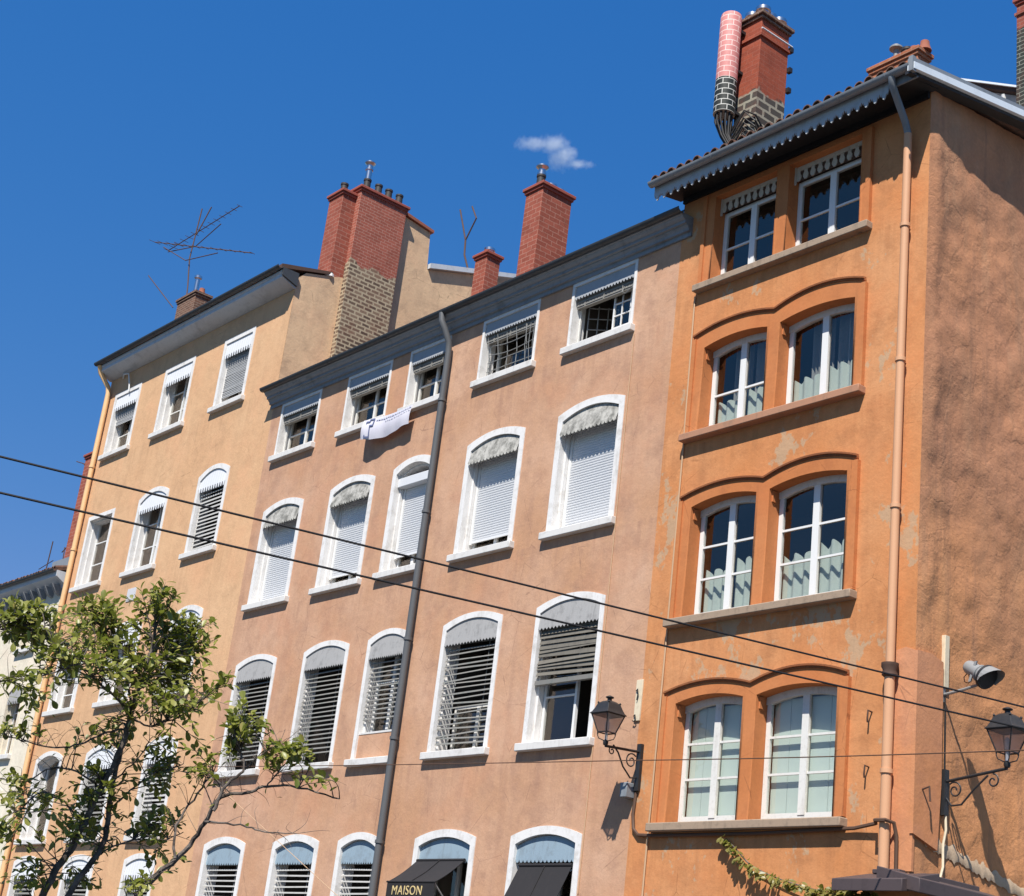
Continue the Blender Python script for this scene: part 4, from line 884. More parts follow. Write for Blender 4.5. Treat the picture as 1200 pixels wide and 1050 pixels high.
# ================================================================== cream building far left
CREAM = thing('apartment_building', 'cream rendered house with bracketed eaves behind the tree, lower than the tan house beside it', 'building', (-52, 18, 0))
CC = [(-59.5, -58.2), (-56.2, -54.9), (-52.9, -51.6), (-49.7, -48.4), (-46.62, -45.38)]
CR = [(1.6, 3.9, .15), (4.6, 6.8, .15), (7.55, 9.85, .17), (10.75, 12.35, 0)]
b = MB(); facade(b, -62, -43.99, 0, 12.75, [[(x0+.04, x1-.04, z0+.05, zc-.04, q) for x0, x1 in CC] for z0, zc, q in CR])
b.quad((-62, 18, 0), (-62, 30, 0), (-62, 30, 13), (-62, 18, 13)); b.quad((-62, 30, 0), (-43.99, 30, 0), (-43.99, 30, 13), (-62, 30, 13))
b.build('wall', [M['plaster_cream'], M['room']], CREAM, recalc=False)
for z0, zc, q in CR:
    for x0, x1 in CC:
        w = win(CREAM, x0, x1, z0, zc, q, .11, -.3, mat='plaster_cream', smat='sill_white'); a, c = x0+.11, x1-.11
        valance(w, a, c, zc-.11, q, zc-q-.38, -.02, 'valance_grey', 8, .09, 'tooth'); casement(w, a+.03, c-.03, z0+.12, zc-.12, q, -.26, (.36, .7))
b = MB(); b.sweepx([(0, 12.52), (.04, 12.52), (.06, 12.6), (.36, 12.78), (.38, 12.95), (0, 12.95)], -62, -44.02); b.build('cornice', M['cornice_light'], CREAM)
for k in range(34):
    b = MB(); x = -61.6+.52*k; b.prism([(x, 18, 12.30), (x, 17.86, 12.34), (x, 17.72, 12.52), (x, 17.66, 12.60), (x, 18, 12.60)], (.13, 0, 0)); b.build('eaves_bracket', M['cornice'], CREAM, org=(x, 18, 12.3))
gutter(CREAM, -62, -44.05, .44, 12.98, .075, 'zinc_dark')
b = MB(); roof_sheet(b, -62, -44.05, 17.6, 13.0, .3, 6, .07); tiles(b, -62, -44.06, 17.58, 13.0, .3, 5.8, .22, 1.9, .08, .015); b.build('roof', M['tile'], CREAM, recalc=False)
chimney(CREAM, -45.42, -44.1, 18.3, 19.1, 12.9, 17.05, 'brick_red', [(-45.2, 18.55, 'black'), (-44.8, 18.6, 'black')])
b = MB(); b.box(-45.45, -44.05, 18.0, 18.32, 12.95, 13.5); b.build('lead_flashing', M['zinc'], CREAM)
chimney(CREAM, -51.0, -49.6, 20.2, 20.8, 13.2, 14.55, 'brick_brown', [(-50.6, 20.5, 'terracotta'), (-50.0, 20.5, 'terracotta')], 'brick_brown', .05)

# ================================================================== white house behind, far right
BACK = thing('house', 'white rendered house with a sloping roof edge half hidden behind the orange house', 'building', (-16, 26, 0))
zr = lambda x: 23.25-.56*(x+19.19)
b = MB(); b.prism([(-18.9, 26, 0), (-10, 26, 0), (-10, 26, zr(-10)-.16), (-18.9, 26, zr(-18.9)-.16)], (0, 6, 0)); b.build('wall', M['plaster_white'], BACK)
b = MB(); b.prism([(-19, 25.8, zr(-19)-.15), (-10, 25.8, zr(-10)-.15), (-10, 25.8, zr(-10)-.05), (-19, 25.8, zr(-19)-.05)], (0, 6.5, 0), 0); b.prism([(-19, 25.74, zr(-19)-.05), (-10, 25.74, zr(-10)-.05), (-10, 25.74, zr(-10)), (-19, 25.74, zr(-19))], (0, 6.7, 0), 1)
b.build('roof', [M['iron_rust'], M['zinc_light']], BACK)
b = MB(); b.tube([(-17.75, 25.85, 22.2), (-17.75, 25.9, 21.9), (-17.72, 25.9, 20)], .05, 8); b.build('drainpipe', M['wood_white'], BACK)
chimney(BACK, -17.26, -16.2, 25.6, 26.5, 21.2, 24.3, 'brick_far', [], 'cap_red', .07, collar=.42)

# ================================================================== lettered and plain awnings
def awning(label, x0, x1, zt, df, zf, drop):
    t = thing('awning', label, 'awning', P((x0+x1)/2, 0, zt), 'black awnings over the lowest windows')
    b = MB()
    N = 10
    for i in range(N):
        a, c = i/N, (i+1)/N
        sg = lambda q: -.03*math.sin(PI*q)
        pa = [P(x, .0+df*a, zt+(zf-zt)*a+sg(a)) for x in (x0, x1)]; pc = [P(x, .0+df*c, zt+(zf-zt)*c+sg(c)) for x in (x0, x1)]
        b.quad(pa[0], pa[1], pc[1], pc[0], sm=True)
        pa = [(p[0], p[1]+.003, p[2]-.006) for p in pa]; pc = [(p[0], p[1]+.003, p[2]-.006) for p in pc]
        b.quad(pa[0], pa[1], pc[1], pc[0], sm=True)
    b.build('canopy_cloth', M['awning'], t, recalc=False)
    b = MB(); b.dbox(x0, x1, df-.004, df+.004, zf-drop, zf); b.build('front_flap', M['awning'], t)
    b = MB(); b.tube([P(x0-.02, df, zf), P(x1+.02, df, zf)], .018, 8); b.tube([P(x0, .0, zt), P(x1, .0, zt)], .03, 8)
    xm = (x0+x1)/2; b.tube([P(xm, 0.006, zt+.012), P(xm, df*.5, (zt+zf)/2-.018), P(xm, df, zf+.012)], .008, 6)
    b.build('frame_bar', M['awning'], t)
    for x in (x0+.02, x1-.02):
        b = MB(); b.tube([P(x, df, zf-.01), P(x, -.05, zf-.62)], .014, 6); b.build('arm', M['iron_pale'], t)
    return t
A1 = awning('short black awning with gold lettering on its front flap, nearest the grey drainpipe', -24.86, -23.42, 4.56, .60, 4.09, .42)
cu = bpy.data.curves.new('lettering', 'FONT'); cu.body = 'MAISON'; cu.size = .23; cu.extrude = .004; cu.align_x = 'CENTER'; cu.space_character = 1.12
to = bpy.data.objects.new('tmp_text', cu); COL.objects.link(to)
dg = bpy.context.evaluated_depsgraph_get(); tm = bpy.data.meshes.new_from_object(to.evaluated_get(dg)); bpy.data.objects.remove(to)
tm.transform(Matrix.Rotation(PI/2, 4, 'X')); tm.materials.clear(); tm.materials.append(M['gold']); tm.name = 'lettering'
lo = bpy.data.objects.new('lettering', tm); COL.objects.link(lo); lo.parent = A1; org = Vector(P(-24.22, .61, 3.86)); lo.location = org-WORG[A1]; WORG[lo] = org
awning('long steep plain black awning over the window left of the iron lantern', -21.86, -20.5, 4.46, .52, 3.45, .3)

# ================================================================== wall lanterns
def lantern(t, c, s=1.0):
    """four-sided street lantern standing on its bracket end; c = point where it meets the arm"""
    c = Vector(c); hb, ht, z0, z1 = .125*s, .235*s, .20*s, .56*s
    fr = MB(); gl = MB(); rf = MB()
    cb = [(-1, -1), (1, -1), (1, 1), (-1, 1)]
    Bp = [c+Vector((i*hb, j*hb, z0)) for i, j in cb]; Tp = [c+Vector((i*ht, j*ht, z1)) for i, j in cb]
    for k in range(4):
        fr.tube([Bp[k], Tp[k]], .013*s, 6); fr.tube([Bp[k], Bp[(k+1) % 4]], .014*s, 6); fr.tube([Tp[k], Tp[(k+1) % 4]], .016*s, 6)
        gl.quad(Bp[k]*.99+c*.01, Bp[(k+1) % 4]*.99+c*.01, Tp[(k+1) % 4]*.99+c*.01, Tp[k]*.99+c*.01)
        fr.lathe(Bp[k]-Vector((0, 0, .05*s)), [(.004, 0), (.016*s, .02*s), (.016*s, .05*s)], 6)
        i, j = cb[k]
        fr.tube([Bp[k], c+Vector((i*hb*1.0, j*hb*1.0, z0-.06*s)), c+Vector((i*hb*.85, j*hb*.85, z0-.12*s)), c+Vector((i*hb*.3, j*hb*.3, .045*s)), c+Vector((0, 0, .03*s))], .010*s, 6)
    fr.lathe(c, [(.04*s, -.05*s), (.055*s, -.02*s), (.055*s, .03*s), (.025*s, .06*s)], 10)
    def sq(hw, z): return [c+Vector((i*hw, j*hw, z)) for i, j in cb]
    loft(rf, [sq(ht*.5, z1), sq(ht*1.12, z1), sq(ht*1.14, z1+.015*s), sq(ht*1.0, z1+.05*s), sq(ht*.86, z1+.12*s), sq(ht*.70, z1+.22*s), sq(ht*.66, z1+.23*s), sq(ht*.44, z1+.27*s), sq(ht*.28, z1+.285*s)])
    rf.lathe(c+Vector((0, 0, z1+.28*s)), [(.05*s, 0), (.045*s, .05*s), (.085*s, .07*s), (.09*s, .085*s), (.04*s, .11*s), (.015*s, .12*s)], 12)
    for k in range(4): rf.lathe(sq(ht*.66, z1+.225*s)[k], [(.02*s, 0), (.025*s, .015*s), (.006*s, .04*s)], 8)
    fr.build('lantern_frame', M['iron'], t); rf.build('lantern_roof', M['iron'], t, bevel=.004); gl.build('lantern_glass', M['lamp_glass'], t, recalc=False)
    lb_ = MB(); lb_.lathe(c+Vector((0, 0, .03*s)), [(.03*s, 0), (.03*s, .2*s), (.045*s, .24*s), (.05*s, .36*s), (.02*s, .42*s)], 10); lb_.build('lamp_bulb', M['pvc'], t)
def scroll(b, o, ax, r0, turns, ph, rad, sgn=1, n=26):
    pts = []
    for i in range(n):
        q = i/(n-1); a = ph+sgn*2*PI*turns*q; rr = r0*(1-.78*q); pts.append(Vector(o)+Vector(ax)*rr*math.cos(a)+Vector((0, 0, 1))*rr*math.sin(a))
    b.tube(pts, rad, 6)
L1 = thing('wall_lantern', 'black iron lantern on a scrolled bracket at the seam of the pink and orange fronts', 'street lamp', P(-19.08, 0, 5.7), 'iron wall lanterns')
base = Vector(P(-19.08, .05, 6.25)); end = Vector(P(-19.08, .80, 6.20))
b = MB(); b.tube([base, end], .022, 8); b.dbox(-19.13, -19.03, -.01, .06, 5.62, 6.38)
out = Vector((0, -1, 0))
b.tube([base+out*(.58), base+out*.46+Vector((0, 0, -.10)), base+out*.33+Vector((0, 0, -.30)), base+out*.15+Vector((0, 0, -.45)), base+out*.02+Vector((0, 0, -.42))], .014, 6)
scroll(b, base+out*.16+Vector((0, 0, -.18)), out, .13, 1.4, PI*.75, .012, -1); scroll(b, base+out*.60+Vector((0, 0, -.10)), out, .07, 1.2, PI*.5, .011, -1)
b.build('bracket', M['iron'], L1); lantern(L1, end+Vector((0, 0, .05)), .8)
L2 = thing('wall_lantern', 'black iron lantern on a scrolled bracket on the rough orange side wall under the floodlight', 'street lamp', (-13.68, 18.65, 5.3), 'iron wall lanterns')
base = Vector((-13.66, 18.65, 5.66)); end = Vector((-12.64, 18.65, 5.80)); out = Vector((1, 0, 0))
b = MB(); b.tube([base, end], .022, 8); b.box(-13.72, -13.60, 18.60, 18.70, 5.2, 5.83)
b.tube([base+out*.72+Vector((0, 0, .06)), base+out*.50+Vector((0, 0, -.12)), base+out*.30+Vector((0, 0, -.32)), base+out*.14+Vector((0, 0, -.33)), base+out*.03+Vector((0, 0, -.2))], .014, 6)
scroll(b, base+out*.19+Vector((0, 0, -.12)), out, .12, 1.4, PI*.75, .012, -1); scroll(b, base+out*.80+Vector((0, 0, -.02)), out, .10, 1.2, PI*.5, .012, -1)
b.build('bracket', M['iron'], L2); lantern(L2, end+Vector((0, 0, .05)), .82)

FL = thing('floodlight', 'grey metal floodlight on an arm high on the rough side wall above the lantern', 'floodlight', (-13.68, 18.62, 6.9))
b = MB(); b.tube([(-13.7, 18.62, 6.88), (-13.3, 18.6, 6.93), (-13.1, 18.6, 6.97), (-13.02, 18.58, 7.06)], .022, 8); b.box(-13.72, -13.66, 18.58, 18.66, 6.78, 7.0); b.build('arm', M['alu'], FL)
b = MB(); b.obox((-13.1, 18.5, 7.14), (.02, 0, .0), (0, .012, 0), (.05, 0, .14)); b.build('yoke', M['alu'], FL)
def axis_lathe(b, c, ax, prof, n=18):
    ax = Vector(ax).normalized(); e1 = ax.orthogonal().normalized(); e2 = ax.cross(e1); c = Vector(c)
    rings = [[b.vert(c+ax*z+(e1*math.cos(2*PI*j/n)+e2*math.sin(2*PI*j/n))*q) for j in range(n)] for q, z in prof]
    for i in range(len(prof)-1):
        for j in range(n): b.face([rings[i][j], rings[i][(j+1) % n], rings[i+1][(j+1) % n], rings[i+1][j]], 0, True)
    b.face(rings[0][::-1]); b.face(rings[-1])
fa = Vector((.80, -.12, -.46)); fc = Vector((-13.06, 18.56, 7.14))
b = MB(); axis_lathe(b, fc, fa, [(.03, -.24), (.085, -.22), (.10, -.18), (.10, .02), (.125, .04), (.125, .06), (.11, .07), (.15, .18), (.155, .2), (.16, .21)]); b.build('lamp_body', M['alu'], FL)
b = MB(); axis_lathe(b, fc, fa, [(.165, .15), (.175, .16), (.175, .20), (.165, .21)]); axis_lathe(b, fc, fa, [(.15, .205), (.15, .215)]); b.build('lens_ring', M['iron'], FL)
b = MB(); e1 = Vector((0, 0, 1)); axn = fa.normalized(); e1 = (e1-axn*e1.dot(axn)).normalized(); e2 = axn.cross(e1)
pv = []
for k in range(13):
    a = -PI*.62+PI*1.24*k/12; dr = e1*math.cos(a)+e2*math.sin(a); L_ = .20*max(.15, math.cos(a*.78))
    pv.append((fc+axn*.19+dr*.17, fc+axn*(.19+L_)+dr*.185))
for (p0, p1), (q0, q1) in zip(pv, pv[1:]): b.quad(p0, q0, q1, p1, sm=True); b.quad(p0-e1*.004, q0-e1*.004, q1-e1*.004, p1-e1*.004, sm=True)
b.build('hood', M['alu'], FL, recalc=False)
b = MB(); b.tube([(-13.2, 18.6, 7.02)]+[(-13.25+.07*math.sin(k), 18.6, 7.08+.07*math.cos(k)) for k in (0, 1, 2, 3, 4, 5, 6)], .007, 6); b.build('cable_loop', M['cable'], FL)

JB = MB(); JB.dbox(-19.30, -19.14, 0.0, .2, 5.50, 5.74); tag(JB.build('junction_box', M['zinc'], org=P(-19.22, 0, 5.5), bevel=.012), 'small grey junction box on the wall just below the lantern between pink and orange fronts', 'box')
BD = thing('wall_board', 'narrow cream board with dark hooks nailed at the seam of the pink and orange fronts', 'board', P(-19.24, 0, 6.77))
b = MB(); b.prism([P(-19.31, .0, 6.78), P(-19.17, .0, 6.78), P(-19.16, .0, 7.47), P(-19.31, .0, 7.47)], (0, -.03, 0)); b.build('board', M['cream_board'], BD, bevel=.004)
b = MB(); b.tube([P(-19.29, .04, 7.28), P(-19.23, .07, 7.30), P(-19.22, .06, 7.22), P(-19.25, .05, 7.12)], .010, 6); b.tube([P(-19.30, .04, 6.86), P(-19.24, .07, 6.87), P(-19.23, .06, 6.80), P(-19.27, .05, 6.76), P(-19.31, .05, 6.78)], .010, 6); b.build('hook', M['iron'], BD)
b = MB(); b.box(-13.71, -13.64, 18.60, 18.70, 6.98, 7.75); tag(b.build('cable_duct', M['cream_board'], org=(-13.68, 18.65, 7.0), bevel=.004), 'pale upright cable duct on the side wall directly above the floodlight arm', 'cable duct')
b = MB(); b.dbox(-39.75, -39.25, -.01, .02, 11.50, 11.86); tag(b.build('wall_plaque', M['plaque'], org=P(-39.5, 0, 11.5), bevel=.004), 'small grey plaque on the tan wall just above the tree top', 'plaque')

# ================================================================== cables on the walls and over the street
def cable(name, pts, rad, mat, label, cat='cable', group=None, n=6):
    b = MB(); b.tube(pts, rad, n); return tag(b.build(name, M[mat], org=pts[0]), label, cat, group)
def sagline(a, c, sag, n=40):
    a, c = Vector(a), Vector(c); return [a.lerp(c, i/(n-1))-Vector((0, 0, sag*4*(i/(n-1))*(1-i/(n-1)))) for i in range(n)]
def extend(a, c, k0, k1): a, c = Vector(a), Vector(c); return a+(c-a)*k0, a+(c-a)*k1
a, c = extend((-15.29, 5.28, 6.5), (-12.10, 18.22, 6.5), -1.6, 3.0)
cable('overhead_cable', sagline(a, c, .0, 30), .0135, 'cable', 'upper of the two thick black cables strung across the whole view', 'cable', 'trolley cables over the street')
a, c = extend((-14.82, 5.20, 6.0), (-11.54, 17.39, 6.0), -1.6, 3.0)
cable('overhead_cable', sagline(a, c, .0, 30), .0135, 'cable', 'lower of the two thick black cables strung across the whole view', 'cable', 'trolley cables over the street')
cable('span_wire', sagline(P(-31.378, 3, 6.047), P(-16.049, 3, 5.377), .02, 12)+sagline(P(-16.049, 3, 5.377), P(-9.447, 3, 5.153), .02, 12)[1:], .007, 'cable_brown', 'thin brown wire running level in front of the lowest orange windows', 'wire')
cable('guy_wire', [P(-32.46, 2, 6.836), P(-28.94, 2, 5.62), P(-24.57, 2, 3.75), P(-22, 2, 2.65)], .006, 'cable_pale', 'thin pale wire slanting down past the lowest pink windows', 'wire')
cable('wall_cable', [P(-19.10, .02, 5.6), P(-19.12, .03, 5.25), P(-19.08, .03, 5.02), P(-18.95, .04, 4.92), P(-18.6, .05, 4.90), P(-16.5, .06, 4.89), P(-14.6, .06, 4.93), P(-14.2, .10, 4.98), P(-14.12, .23, 5.0), P(-13.95, .23, 5.0), P(-13.9, .1, 4.98), P(-13.88, .06, 4.8), P(-13.88, .05, 4.3)], .028, 'cable_brown', 'brown cable looping under the lowest orange sill to the salmon drainpipe')
cable('wall_cable', [P(-18.70, .02, 14.4), P(-18.68, .02, 11.4), P(-18.70, .02, 8.2), P(-18.72, .03, 5.6), P(-18.74, .03, 4.8), P(-18.76, .02, 3.2)], .016, 'cable_pale', 'thin pale cable running down the left edge of the orange windows')
cable('wall_cable', [P(-20.24, .012, 14.1), P(-20.25, .012, 9.5), P(-20.28, .012, 4.0)], .009, 'cable_pale', 'thin pale cable running down the pink wall right of its last windows')
cable('wall_cable', [(-13.62, 18.66, 5.2), (-13.6, 18.65, 5.0), (-13.62, 18.62, 4.8), (-13.6, 18.6, 4.5), (-13.6, 18.52, 4.28)], .018, 'cream_board', 'pale cable dropping from the side wall lantern to the small canopy')
cable('wall_cable', [(-13.64, 18.62, 6.9), (-13.64, 18.63, 6.4), (-13.64, 18.64, 5.8)], .012, 'cable', 'black cable joining the floodlight arm to the lantern bracket on the side wall')

# ================================================================== banner under the attic windows
BN = thing('banner', 'white cloth banner with a blue outlined mark hanging under the pink attic window sills', 'banner', P(-28.0, .16, 14.2))
b = MB(); NX, NZ = 60, 10; gridv = {}
def bpos(q, s):
    x = -28.86+1.86*q + .05*math.sin(s*2)*(1-q); zt = 14.27-.05*q-.05*math.sin(PI*q); drop = .50+.04*math.sin(q*5)-(.02*q)
    d = .17+.035*s*math.sin(q*8+.4)+.010*s*math.sin(q*23)+.05*math.sin(PI*s)*(1-.4*q)+.06*s*(1-q)
    return (x+.06*s*(.5-q), d, zt-drop*s)
for i in range(NX+1):
    for j in range(NZ+1): gridv[i, j] = b.vert(P(*bpos(i/NX, j/NZ)))
for i in range(NX):
    for j in range(NZ): b.face([gridv[i, j], gridv[i+1, j], gridv[i+1, j+1], gridv[i, j+1]], 0, True)
b.build('cloth', M['banner'], BN, recalc=False)
def mark(b, poly):
    b.face([b.vert(P(*(lambda p: (p[0], p[1]+.02, p[2]))(bpos(q, s)))) for q, s in poly])
b = MB()
ol = [(.10, .16), (.165, .16), (.165, .05), (.25, .05), (.25, .38), (.19, .38), (.19, .92), (.10, .92)]
wdt = .022
for (q0, s0), (q1, s1) in zip(ol, ol[1:]+ol[:1]):
    if abs(q0-q1) < .015: mark(b, [(q0-wdt/2, min(s0, s1)-.03), (q0+wdt/2, min(s0, s1)-.03), (q0+wdt/2, max(s0, s1)+.03), (q0-wdt/2, max(s0, s1)+.03)])
    else: mark(b, [(min(q0, q1), s0-.04), (max(q0, q1), s0-.04), (max(q0, q1), s0+.04), (min(q0, q1), s0+.04)])
b.build('blue_mark', M['ink'], BN, recalc=False)
b = MB(); q = .30
while q < .95:
    wq = rng.uniform(.018, .045); s = .14-.10*q+rng.uniform(-.015, .015); mark(b, [(q, s), (q+wq, s), (q+wq, s+.07), (q, s+.07)])
    if q > .45: mark(b, [(q, s+.17), (q+wq*.8, s+.17), (q+wq*.8, s+.22), (q, s+.22)])
    q += wq+.012
b.build('faint_writing', M['ink_faint'], BN, recalc=False)

# ================================================================== roof aerials and the disguised mast
def aerial(label, base, parts_, group):
    t = thing('tv_antenna', label, 'antenna', base, group); B_ = Vector(base)
    for nm, segs, rad in parts_:
        b = MB()
        for s_ in segs: b.tube([Vector(p) for p in s_], rad, 6)
        b.build(nm, M['iron_pale'] if nm == 'x' else M['iron_rust'], t)
    return t
def elements(a, c, n, l0, l1):
    a, c = Vector(a), Vector(c); dr = (c-a).normalized(); sd_ = dr.cross(Vector((0, 0, 1))).normalized(); o = []
    for k in range(n):
        q = k/(n-1); p = a.lerp(c, q); l = (l0+(l1-l0)*q)/2; o.append([p-sd_*l, p+sd_*l])
    return o
am = Vector((-42.5, 19.2, 21.6))
b1a, b1c = (-45.1, 19.3, 24.85), (-40.85, 19.6, 24.78); b2a, b2c = (-46.2, 18.9, 25.2), (-39.3, 20.0, 22.8)
b2a, b2c = (-45.9, 19.2, 25.05), (-38.7, 19.2, 22.30)
aerial('spindly rooftop antenna with two crossed booms above the small brown chimney of the tan house', am, [
    ('mast', [[am, (-42.85, 19.3, 22.5), (-43.15, 19.3, 23.6), (-43.2, 19.4, 25.45)], [(-43.0, 19.3, 24.4), (-42.75, 19.5, 25.4)]], .022),
    ('boom', [[(-44.9, 19.3, 24.45), (-40.55, 19.4, 24.62)], [(-44.9, 19.3, 24.4), (-43.0, 19.35, 24.0), (-41.6, 19.4, 24.35)], [b2a, b2c], [(-45.1, 19.2, 24.6), (-43.2, 19.2, 23.5), (-41.0, 19.2, 23.05)], [(-45.35, 19.0, 23.55), (-43.4, 19.2, 21.9)]], .016),
    ('element', elements((-44.9, 19.3, 24.45), (-40.55, 19.4, 24.62), 14, .35, .2)+elements(b2a, b2c, 12, .42, .18), .008)], 'rooftop antennas')
aerial('bare forked antenna pole beside the small red chimney', (-34.3, 24.0, 22.0), [('mast', [[(-34.3, 24, 22.0), (-34.8, 24, 23.0), (-34.85, 24, 23.5)]], .028), ('fork', [[(-34.85, 24, 23.5), (-35.35, 24, 24.7)], [(-34.85, 24, 23.5), (-34.45, 24, 24.1), (-34.75, 24, 24.6)]], .024)], 'rooftop antennas')
aerial('small antenna by the tall brick chimney at the left edge of the tan house', (-44.6, 18.5, 16.9), [('mast', [[(-44.6, 18.5, 16.0), (-45.0, 18.5, 16.95)]], .018), ('boom', [[(-46.6, 18.5, 17.15), (-44.9, 18.5, 16.6)], [(-46.0, 18.5, 16.95), (-45.1, 18.5, 16.4)]], .016)], 'rooftop antennas')
aerial('twin thin antenna poles on the small chimney of the cream house', (-50.2, 20.5, 14.5), [('mast', [[(-50.6, 20.4, 14.5), (-50.75, 20.4, 15.5)], [(-49.9, 20.4, 14.5), (-49.85, 20.4, 15.9)]], .02), ('boom', [[(-50.9, 20.4, 15.35), (-49.6, 20.4, 15.85)]], .02)], 'rooftop antennas')
aerial('single thin antenna pole at the far left of the cream roof', (-52.0, 20.4, 14.2), [('mast', [[(-52.0, 20.4, 14.0), (-51.9, 20.4, 15.9)]], .022), ('boom', [[(-52.6, 20.4, 15.0), (-51.5, 20.4, 15.15)]], .016)], 'rooftop antennas')

MT = thing('phone_mast', 'slim antenna mast sleeved in pink and black painted brick pattern beside the tallest chimney', 'antenna mast', (-18.55, 18.2, 17.1))
b = MB(); b.lathe((-18.55, 18.18, 18.95), [(.205, 0), (.205, 1.42), (.19, 1.47), (.05, 1.49)], 28); b.build('upper_sleeve', M['camo_pink'], MT, org=(-18.55, 18.18, 18.95))
b = MB(); b.lathe((-18.55, 18.18, 18.22), [(.03, 0), (.205, 0.0), (.205, .73)], 28); b.build('lower_sleeve', M['camo_black'], MT, org=(-18.55, 18.18, 18.22))
b = MB()
for k in range(11):
    a = 2*PI*k/11; x, y = -18.55+.15*math.cos(a), 18.18+.15*math.sin(a)
    b.tube([(x, y, 18.25), (x, y, 18.05), (-18.50+.08*math.cos(a), 18.2+.08*math.sin(a), 17.75), (-18.3+.05*math.cos(a), 18.25+.04*math.sin(a), 17.35), (-18.1+rng.uniform(-.1, .2), 18.3+rng.uniform(-.05, .1), 17.0)], .022, 6)
for k in range(7):
    z = 17.9-.07*k; b.tube([(-18.45, 18.3, 17.9-.1*k), (-18.2, 18.36, 18.3-.1*k+rng.uniform(-.05, .05)), (-17.96, 18.42, 18.1-.12*k), (-17.93, 18.8, 17.7-.09*k), (-17.9, 19.15, 17.3-.05*k)], .02, 6)
b.build('cable_bundle', M['cable'], MT)
b = MB(); b.tube([(-18.53, 18.36, 17.0), (-18.53, 18.36, 20.2)], .035, 8); b.build('mast_pole', M['iron_rust'], MT)
b = MB()
for z in (18.3, 19.2, 20.1): b.box(-18.6, -18.4, 18.3, 18.46, z-.03, z+.03)
b.build('mast_clamp', M['iron'], MT)

# ================================================================== tree
TR = thing('street_tree', 'leafy street tree with several bare slanting stems in front of the tan and cream houses', 'tree', (TREE_BRANCHES[0][0][0], TREE_BRANCHES[0][0][1], 0))
def smooth(pts, k=5):
    out = []
    n = len(pts)
    for i in range(n-1):
        p0, p1, p2, p3 = [Vector(pts[max(0, min(n-1, j))]) for j in (i-1, i, i+1, i+2)]
        for s in range(k):
            t = s/k; out.append(.5*((2*p1)+(p2-p0)*t+(2*p0-5*p1+4*p2-p3)*t*t+(3*p1-p0-3*p2+p3)*t**3))
    out.append(Vector(pts[-1])); return out
tr = MB(); nodes = []
rt = random.Random(5)
x0, y0, z0, r0 = TREE_BRANCHES[0][0]
tr.tube([(x0-.05, y0, -.15), (x0-.05, y0, .05), (x0-.03, y0+.02, .6), (x0, y0, z0)], [.15, .12, .095, .075], 12)
for br in TREE_BRANCHES:
    pts = smooth([p[:3] for p in br], 5); n = len(pts); rad = [(br[0][3]+(br[-1][3]-br[0][3])*i/(n-1))*.82 for i in range(n)]
    for i in range(1, n-1): pts[i] += Vector((rt.uniform(-1, 1), rt.uniform(-1, 1), rt.uniform(-1, 1)))*.008
    tr.tube(pts, rad, 8)
    for i in range(n//5, n): nodes.append((pts[i], rad[i]))
RX, UX = Vector(r2), Vector(u2)   # spread directions of the crown
RX = Vector((RX.x, RX.y, 0)).normalized(); DX = Vector((-RX.y, RX.x, 0)); UX = Vector((0, 0, 1))
lf = MB()
def leaf(p, dr, up_, L):
    dr = dr.normalized(); sdv = dr.cross(up_); sdv = sdv.normalized() if sdv.length > 1e-4 else dr.orthogonal().normalized(); nv = sdv.cross(dr)
    W = L*rt.uniform(.46, .58); prof = ((0.0, .04), (.22, .55), (.5, .95), (.74, 1.0), (.92, .55), (1.0, .05))
    cen, lft, rgt = [], [], []
    droop = rt.uniform(-.05, .28); fold = rt.uniform(.06, .22)
    for q, w_ in prof:
        c_ = p+dr*L*q-nv*L*droop*q*q
        cen.append(lf.vert(c_)); lft.append(lf.vert(c_+sdv*W/2*w_+nv*W*fold*w_)); rgt.append(lf.vert(c_-sdv*W/2*w_+nv*W*fold*w_))
    for i in range(5):
        lf.face([lft[i], lft[i+1], cen[i+1], cen[i]], 0, True); lf.face([cen[i], cen[i+1], rgt[i+1], rgt[i]], 0, True)
def twig(base, tip, rad, nl, L0):
    mid = base.lerp(tip, .5)+Vector((rt.uniform(-.06, .06), rt.uniform(-.06, .06), rt.uniform(-.02, .08)))
    pts = smooth([base, mid, tip], 4); tr.tube(pts, [rad*(1-.75*i/(len(pts)-1)) for i in range(len(pts))], 5)
    d0 = (tip-mid).normalized()
    for k in range(nl):
        q = .45+.55*k/max(1, nl-1); i = min(len(pts)-1, int(q*(len(pts)-1))); p = pts[i]
        a = k*2.4+rt.uniform(-.5, .5); side = d0.orthogonal().normalized(); side = Matrix.Rotation(a, 3, d0) @ side
        dr = d0*rt.uniform(.35, 1.0)+side*rt.uniform(.5, 1.0)+Vector((0, 0, rt.uniform(-.1, .35)))
        upv = Vector((rt.uniform(-.55, .55)+.15, rt.uniform(-.55, .55)-.25, 1.0))
        leaf(p, dr, upv, L0*rt.uniform(.6, 1.15))
for c_, rx, ry, n in TREE_CLUSTERS:
    c_ = Vector(c_)
    for k in range(int(n*(1.85 if c_.z > 3.62 else 1.45))):
        while True:
            q = Vector((rt.uniform(-1, 1), rt.uniform(-1, 1), rt.uniform(-1, 1)))
            if q.length < 1: break
        tip = c_+RX*q.x*rx+UX*q.z*ry+DX*q.y*max(rx, ry)*1.1
        cand = sorted(nodes, key=lambda nd: (nd[0]-tip).length+max(0, nd[0].z-tip.z)*.6)[:10]
        bn = rt.choice(cand)
        if (bn[0]-tip).length > .75: bn = (tip+(bn[0]-tip).normalized()*.45+Vector((0, 0, -.1)), .004)
        twig(bn[0], tip, min(.006, bn[1]*.8), rt.randint(6, 9), .084)
